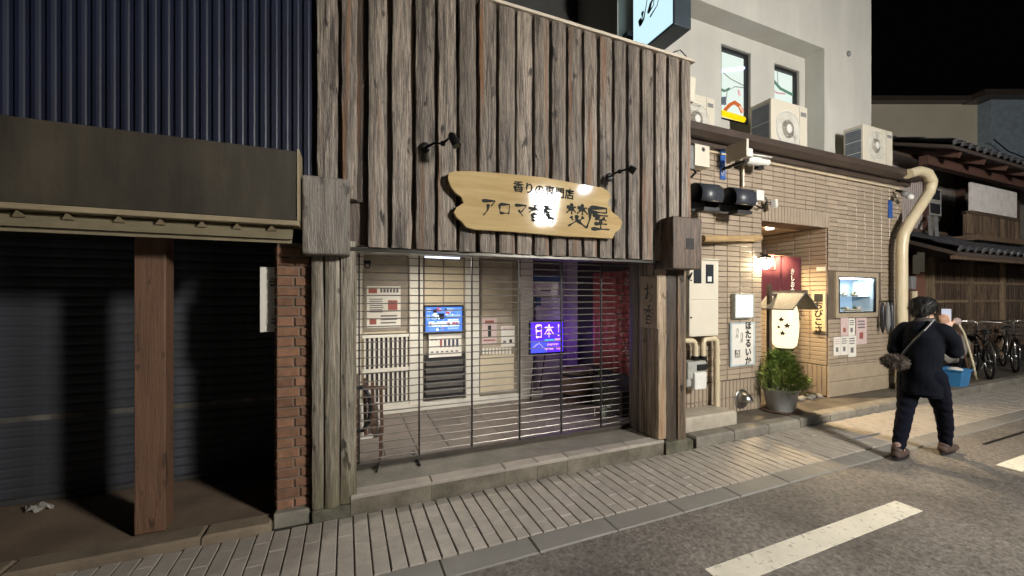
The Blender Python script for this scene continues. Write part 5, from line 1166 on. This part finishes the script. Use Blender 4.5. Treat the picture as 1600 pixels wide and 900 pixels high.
# ------------------------------------------------------------------ bicycle and clutter before the timber house
def bicycle(label, cx, cy, yaw, m_):
    t = thing('bicycle', label, 'bicycle', (cx, cy, .09), 'bicycles parked before the timber house')
    M_ = Matrix.Translation((cx, cy, .09)) @ Matrix.Rotation(yaw, 4, 'Z')
    def bd(mb, name, mm, par=t, s=1):
        mb.v = [tuple(M_ @ Vector(v)) for v in mb.v]; return mb.build(name, mm, par, smooth=s)
    r_ = .32
    for wx_ in (-.52, .52):
        w = bd(MB().tube([(wx_ + r_ * math.cos(k / 28 * 6.2832), 0, r_ + r_ * math.sin(k / 28 * 6.2832)) for k in range(29)], .02, 8, False), 'wheel', BLACK)
        bd(MB().tube([(wx_ + (r_ - .03) * math.cos(k / 28 * 6.2832), 0, r_ + (r_ - .03) * math.sin(k / 28 * 6.2832)) for k in range(29)], .008, 6, False), 'rim', STEEL, w)
        q = MB()
        for k in range(16): q.tube([(wx_, 0.01 * (-1) ** k, r_), (wx_ + (r_ - .03) * math.cos(k / 16 * 6.2832), 0, r_ + (r_ - .03) * math.sin(k / 16 * 6.2832))], .0015, 3)
        bd(q, 'spokes', STEEL, w); bd(MB().tube([(wx_, -.05, r_), (wx_, .05, r_)], .018, 8), 'hub', STEEL, w)
        bd(MB().tube([(wx_ + (r_ + .035) * math.cos(a_), 0, r_ + (r_ + .035) * math.sin(a_)) for a_ in [R(20 + 12 * k) for k in range(13)]], .018, 6), 'mudguard', STEEL)
    bb = (-.08, 0, .29); seat = (-.24, 0, .78); head = (.36, 0, .80)
    f = MB()
    for a_, b_ in ((bb, seat), (bb, (.40, 0, .66)), ((-.2, 0, .62), (.38, 0, .74)), (bb, (-.52, 0, .32)), ((-.21, 0, .66), (-.52, 0, .32)), (head, (.52, 0, .32))): f.tube([a_, b_], .017, 8)
    bd(f, 'frame', m_)
    bd(MB().tube([(.36, 0, .8), (.33, 0, .98), (.36, .06, 1.02), (.2, .28, 1.0)], .012, 8).tube([(.33, 0, .98), (.36, -.06, 1.02), (.2, -.28, 1.0)], .012, 8), 'handlebar', STEEL)
    bd(MB().ico((-.27, 0, .84), .1, 2, (1.3, .8, .4)), 'saddle', BLACK)
    k = bd(MB().box(.42, .70, -.17, .17, .72, .73), 'basket', DKMET, t, 0)
    q = MB()
    for z in (.78, .86, .94): q.box(.41, .71, -.18, -.172, z, z + .01).box(.41, .71, .172, .18, z, z + .01).box(.41, .418, -.18, .18, z, z + .01).box(.702, .71, -.18, .18, z, z + .01)
    for j in range(6): q.box(.42 + .056 * j, .425 + .056 * j, -.178, -.174, .72, .95).box(.42 + .056 * j, .425 + .056 * j, .174, .178, .72, .95)
    bd(q, 'basket_wire', DKMET, k, 0)
    bd(MB().tube([(-.08, -.02, .29), (.02, -.09, .16)], .01, 6).box(-.02, .07, -.15, -.08, .15, .17), 'pedal', BLACK); bd(MB().lathe((-.08, -.03, .29), [(.09, 0), (.09, -.006), (.001, -.006)], 18, 'Y'), 'chainring', STEEL)
    bd(MB().tube([(-.5, .05, .3), (-.58, .16, .01)], .01, 6), 'stand', STEEL)
bicycle('dark bicycle with wire basket parked before the lattice doors', 11.35, 3.60, R(28), DKMET)
bicycle('silver bicycle parked at the right edge by the timber house', 12.75, 3.66, R(205), STEEL)
c = G(1492, 602, .09)
bl = thing('blue_tub', 'bright blue plastic tub on the forecourt behind the walking person', 'tub', (c.x, c.y, .09))
MB().add([(c.x + sx * w_, c.y + sy * d_, z) for z, w_, d_ in ((.09, .15, .11), (.36, .18, .14)) for sx, sy in ((-1, -1), (1, -1), (1, 1), (-1, 1))], [(0, 1, 5, 4), (1, 2, 6, 5), (2, 3, 7, 6), (3, 0, 4, 7), (3, 2, 1, 0)]).build('body', BLUE, bl)
ring(c.x - .18, c.x + .18, 0, .001, .012, -.0, .0)
MB().box(c.x - .2, c.x + .2, c.y - .16, c.y - .14, .35, .375).box(c.x - .2, c.x + .2, c.y + .14, c.y + .16, .35, .375).box(c.x - .2, c.x - .18, c.y - .14, c.y + .14, .35, .375).box(c.x + .18, c.x + .2, c.y - .14, c.y + .14, .35, .375).build('rim', BLUE, bl)
MB().ico((c.x, c.y, .34), .13, 2, (1.1, .8, .5)).build('contents', PAPER, bl, smooth=1)
sc_ = thing('covered_scooter', 'low thing under a pale sheet before the lattice doors', 'covered scooter', (10.75, 3.8, .09))
q = MB().ico((10.75, 3.80, .62), .5, 3, (1.25, .22, .62)); q.v = [(x + .03 * math.sin(z * 13), y + .02 * math.sin(x * 21 + z * 9), max(z, .25 + .02 * math.sin(x * 17))) for x, y, z in q.v]
q.build('sheet', mat('pale_sheet', (.36, .33, .28), .85), sc_, smooth=1)
for xx in (10.35, 11.1): MB().lathe((xx, 3.80, .25), [(.16, -.04), (.16, .04), (.08, .045), (.08, -.045)], 20, 'Y').build('wheel', BLACK, sc_, smooth=40)
wp = thing('bent_pole', 'pale long handled broom leaning beside the blue tub', 'broom', (8.9, 3.4, .09))
MB().tube([P(1494, 500, 3.6), P(1506, 520, 3.55), P(1514, 545, 3.5), P(1521, 570, 3.42), (G(1525, 593, .09).x, G(1525, 593, .09).y, .10)], [.02, .018, .018, .018, .02], 8).build('handle', CREAMP, wp, smooth=1)
c = P(1495, 502, 3.6); MB().ico(c, .1, 2, (1, .6, .7)).build('head', PINKP, wp, smooth=1)
for k, (px, py) in enumerate(((1498, 515), (1490, 520))): 
    c = P(px, py, 3.66); tag(MB().tube([c, (c.x + .25, 3.6, .095)], [.016, .012], 7).build('garden_stake', DKMET if k else RUST), 'thin %s stick leaning behind the pale broom' % ('black' if k else 'rusty brown'), 'stick')

# ------------------------------------------------------------------ walking person
def remesh(mb, name, m_, parent, vox, it=4):
    me = mb.mesh(name); o = bpy.data.objects.new(name, me); COL.objects.link(o)
    r_ = o.modifiers.new('r', 'REMESH'); r_.mode = 'VOXEL'; r_.voxel_size = vox
    s_ = o.modifiers.new('s', 'SMOOTH'); s_.iterations = it; s_.factor = .6
    bpy.context.view_layer.update()
    m2 = bpy.data.meshes.new_from_object(o.evaluated_get(bpy.context.evaluated_depsgraph_get())); bpy.data.objects.remove(o)
    m2.materials.clear(); m2.materials.append(m_)
    for p in m2.polygons: p.use_smooth = True
    o = bpy.data.objects.new(name, m2); COL.objects.link(o); o.parent = parent
    return o
def cap_(mb, pts, rs, n=12):
    """tapered limb with rounded ends"""
    pts = [Vector(p) for p in pts]; mb.tube(pts, rs, n)
    for p, r_ in zip(pts, rs): mb.ico(p, r_ * .995, 2)
    return mb
def loft(mb, rings, n=20):
    vs = []
    for (c, rx, ry) in rings: vs += [(c[0] + rx * math.cos(2 * math.pi * k / n), c[1] + ry * math.sin(2 * math.pi * k / n), c[2]) for k in range(n)]
    fs = [(i * n + k, i * n + (k + 1) % n, (i + 1) * n + (k + 1) % n, (i + 1) * n + k) for i in range(len(rings) - 1) for k in range(n)]
    fs += [tuple(range(n)), tuple((len(rings) - 1) * n + k for k in range(n))]
    return mb.add(vs, fs)
pe = thing('person', 'person in dark jacket and trousers walking away with phone held up', 'person', (5.33, 2.10, 0), rz=R(3))
# local frame: +X walking direction, +Y left, Z up
HL, HR = (0, .085, .80), (.0, -.085, .80)
KL, AL = (-.10, .085, .46), (-.30, .07, .10)
KR, AR = (.22, -.085, .46), (.31, -.075, .09)
SL, SR = (.02, .125, 1.265), (.04, -.125, 1.265)
EL, WL_ = (-.05, .185, 1.04), (.08, .15, .86)
ER, WR_ = (.12, -.20, 1.06), (.27, -.10, 1.28)
HD = Vector((.10, .015, 1.465))
b = MB()
loft(b, [((0, 0, .74), .10, .125), ((0, 0, .85), .11, .13), ((.01, 0, 1.0), .10, .12), ((.03, 0, 1.18), .11, .13), ((.04, 0, 1.30), .09, .125), ((.06, 0, 1.35), .05, .07)])
cap_(b, [(.06, 0, 1.30), (.09, -.005, 1.40)], [.06, .055])
b.ico(HD, 1, 3, (.092, .078, .112)); b.ico(HD + Vector((.025, 0, -.05)), 1, 3, (.075, .064, .07))
b.ico(HD + Vector((.095, 0, -.015)), 1, 2, (.02, .014, .022))
for s in (-1, 1): b.ico(HD + Vector((0, s * .080, -.01)), 1, 2, (.02, .012, .032))
cap_(b, [HL, KL, AL], [.085, .055, .038]); cap_(b, [HR, KR, AR], [.085, .055, .038])
cap_(b, [SL, EL, WL_], [.05, .04, .027]); cap_(b, [SR, ER, WR_], [.05, .04, .027])
cap_(b, [AL, (-.20, .07, .05)], [.036, .03]); cap_(b, [AR, (.42, -.08, .045)], [.036, .03])
def hand(W0, d, side, up):
    d, side, up = Vector(d).normalized(), Vector(side).normalized(), Vector(up).normalized(); W0 = Vector(W0)
    b.obox(W0 + d * .05, d * .042, side * .038, up * .014); b.ico(W0 + d * .03, .03, 2)
    for k, L_ in enumerate((.065, .078, .073, .056)):
        s0 = W0 + d * .088 + side * (-.03 + .02 * k); m1 = s0 + d * L_ * .5 + up * .012; e1 = m1 + d * L_ * .25 + up * .034
        cap_(b, [s0, m1, e1], [.0105, .0095, .0085], 8)
    cap_(b, [W0 + d * .03 - side * .032, W0 + d * .06 - side * .06 + up * .015, W0 + d * .085 - side * .062 + up * .035], [.012, .011, .009], 8)
hand(WR_, (.15, .25, 1), (-.3, 1, -.1), (.9, .3, -.1))
hand(WL_, (.6, -.4, -.1), (.2, .3, 1), (.4, -.9, .1))
body = remesh(b, 'body', SKIN, pe, .008, 3)
for s in (-1, 1):
    e = MB().ico(HD + Vector((.088, s * .03, .005)), .011, 2).build('eye', WHITEP, None); e.parent = pe
m_ = MB().box(HD.x + .088, HD.x + .096, HD.y - .022, HD.y + .022, HD.z - .062, HD.z - .054).build('mouth', mat('lip', (.32, .12, .1), .5), None); m_.parent = pe
# clothing
j = MB()
loft(j, [((-.01, .0, .62), .135, .155), ((-.01, 0, .72), .14, .16), ((0, 0, .9), .135, .15), ((.01, 0, 1.08), .14, .152), ((.015, 0, 1.2), .14, .155), ((.03, 0, 1.285), .115, .13), ((.04, 0, 1.335), .09, .105), ((.055, 0, 1.36), .07, .075)])
cap_(j, [SL, (-.02, .175, 1.17), EL, (.01, .18, .95), WL_], [.078, .072, .066, .058, .043]); cap_(j, [SR, (.08, -.175, 1.18), ER, (.2, -.155, 1.17), WR_], [.078, .074, .068, .058, .042])
ja = remesh(j, 'jacket', NAVYC, pe, .011, 5)
for v in ja.data.vertices:
    x_, y_, z_ = v.co; f_ = math.sin(z_ * 34 + 5 * y_ + 2.2 * math.sin(11 * y_ + 5 * z_)) * .5 + math.sin(z_ * 17 - 21 * y_ + 13 * x_) * .5
    v.co += v.normal * (f_ * .007)
co = MB(); loft(co, [((.05, 0, 1.335), .082, .085), ((.065, 0, 1.375), .078, .078), ((.068, 0, 1.385), .07, .07)]); remesh(co, 'collar', mat('collar_cloth', (.05, .045, .04), .9), pe, .009, 3)
t = MB()
loft(t, [((0, 0, .60), .11, .145), ((0, 0, .74), .125, .155), ((0, 0, .86), .12, .15)])
cap_(t, [HL, (-.03, .085, .64), KL, (-.20, .078, .27), AL], [.105, .095, .07, .064, .05]); cap_(t, [HR, (.11, -.085, .63), KR, (.28, -.085, .27), AR], [.105, .095, .072, .064, .05])
tr = remesh(t, 'trousers', TROUS, pe, .010, 4)
for v in tr.data.vertices:
    x_, y_, z_ = v.co; k_ = 1 if z_ < .25 or .4 < z_ < .56 else .45
    v.co += v.normal * (.0028 * k_ * math.sin(z_ * 75 + 14 * x_ + 2 * math.sin(30 * y_)))
for (A, yaw, pitch) in ((AL, 0, R(14)), (AR, R(-8), 0)):
    s = MB(); A = Vector(A); f = Vector((math.cos(yaw), math.sin(yaw), 0))
    base = Vector((A.x, A.y, .045))
    cap_(s, [base - f * .04, base + f * .07, base + f * .16], [.044, .045, .034]); s.ico(base - f * .02 + Vector((0, 0, .035)), .048, 2)
    o = remesh(s, 'shoe', SHOE, pe, .008, 3)
    so = MB(); loft(so, [((base.x + .05, base.y, .001), .15, .043), ((base.x + .05, base.y, .02), .152, .045)]); so.build('sole', BLACK, None).parent = o
    sk = MB(); cap_(sk, [base + Vector((0, 0, .05)), A + Vector((0, 0, .03))], [.043, .044]); remesh(sk, 'sock', mat('pale_sock', (.34, .22, .19), .8), pe, .009, 2)
h = MB(); h.ico(HD + Vector((-.018, 0, .03)), 1, 3, (.112, .102, .102)); h.ico(HD + Vector((-.045, .01, -.015)), 1, 3, (.064, .08, .075)); h.ico(HD + Vector((.03, .01, .06)), 1, 3, (.075, .08, .06))
for k in range(60):
    a = random.uniform(0, 6.28); e = random.uniform(0, 1.3); d = Vector((math.cos(a) * math.cos(e), math.sin(a) * math.cos(e), math.sin(e)))
    if d.x > .5 and d.z < .6: continue
    h.ico(HD + Vector((-.018, 0, .03)) + Vector((d.x * .10, d.y * .09, d.z * .095)), random.uniform(.014, .024), 1)
hr = remesh(h, 'hair', HAIR, pe, .008, 2)
hq = MB(); vsx = [v for v in hr.data.vertices]
for k in range(2600):
    v = random.choice(vsx); d = (v.normal * .55 + Vector((-.35, random.uniform(-.5, .5), -.7))).normalized() * random.uniform(.018, .04); e = d.cross(v.normal + Vector((.1, 0, .2))).normalized() * .0022
    hq.add([v.co - e, v.co + e, v.co + d], [(0, 1, 2)])
hs_o = hq.build('hair_strands', HAIR, None); hs_o.parent = hr; hs_o['kind'] = 'stuff'
def plocal(o, v): return v
ph = thing('phone', 'phone held up in the right hand of the walking person', 'phone', (5.33, 2.10, 1.4), rz=R(3))
Mp = Matrix.Translation((5.33, 2.10, 0)) @ Matrix.Rotation(R(3), 4, 'Z')
q = MB().obox((.335, -.075, 1.40), (.004, 0, 0), (0, .037, 0), (0, 0, .075)); q.v = [tuple(Mp @ Vector(v)) for v in q.v]; q.build('case', GREYP, ph, bev=.003)
q = MB().obox((.3302, -.075, 1.40), (.0008, 0, 0), (0, .034, 0), (0, 0, .07)); q.v = [tuple(Mp @ Vector(v)) for v in q.v]; q.build('display', glow('phone_screen', (.8, .85, 1), .7), ph)
fb_ = thing('fur_bag', 'fluffy grey brown bag slung at the back of the walking person', 'bag', (5.2, 2.3, .9))
q = MB(); q.ico((-.15, .15, .93), 1, 3, (.06, .10, .062)); q.v = [tuple(Mp @ Vector(v)) for v in q.v]
core = q.build('body', FUR, fb_, smooth=1)
fu = MB(); cb_ = Vector((-.15, .15, .93))
for k in range(1800):
    d = Vector([random.gauss(0, 1) for _ in range(3)]).normalized(); p = cb_ + Vector((d.x * .058, d.y * .098, d.z * .06)); tdir = (d + Vector([random.uniform(-.6, .6) for _ in range(3)])).normalized() * random.uniform(.02, .045); e = tdir.cross(d + Vector((.1, .2, .3))).normalized() * .0035
    fu.add([Mp @ (p - e), Mp @ (p + e), Mp @ (p + tdir)], [(0, 1, 2)])
fu.build('fur', FUR, fb_)
q = MB().tube([(-.15, .10, 1.0), (-.155, .03, 1.12), (-.13, -.06, 1.26), (-.02, -.10, 1.375)], .009, 6); q.v = [tuple(Mp @ Vector(v)) for v in q.v]; q.build('strap', BLACK, fb_)
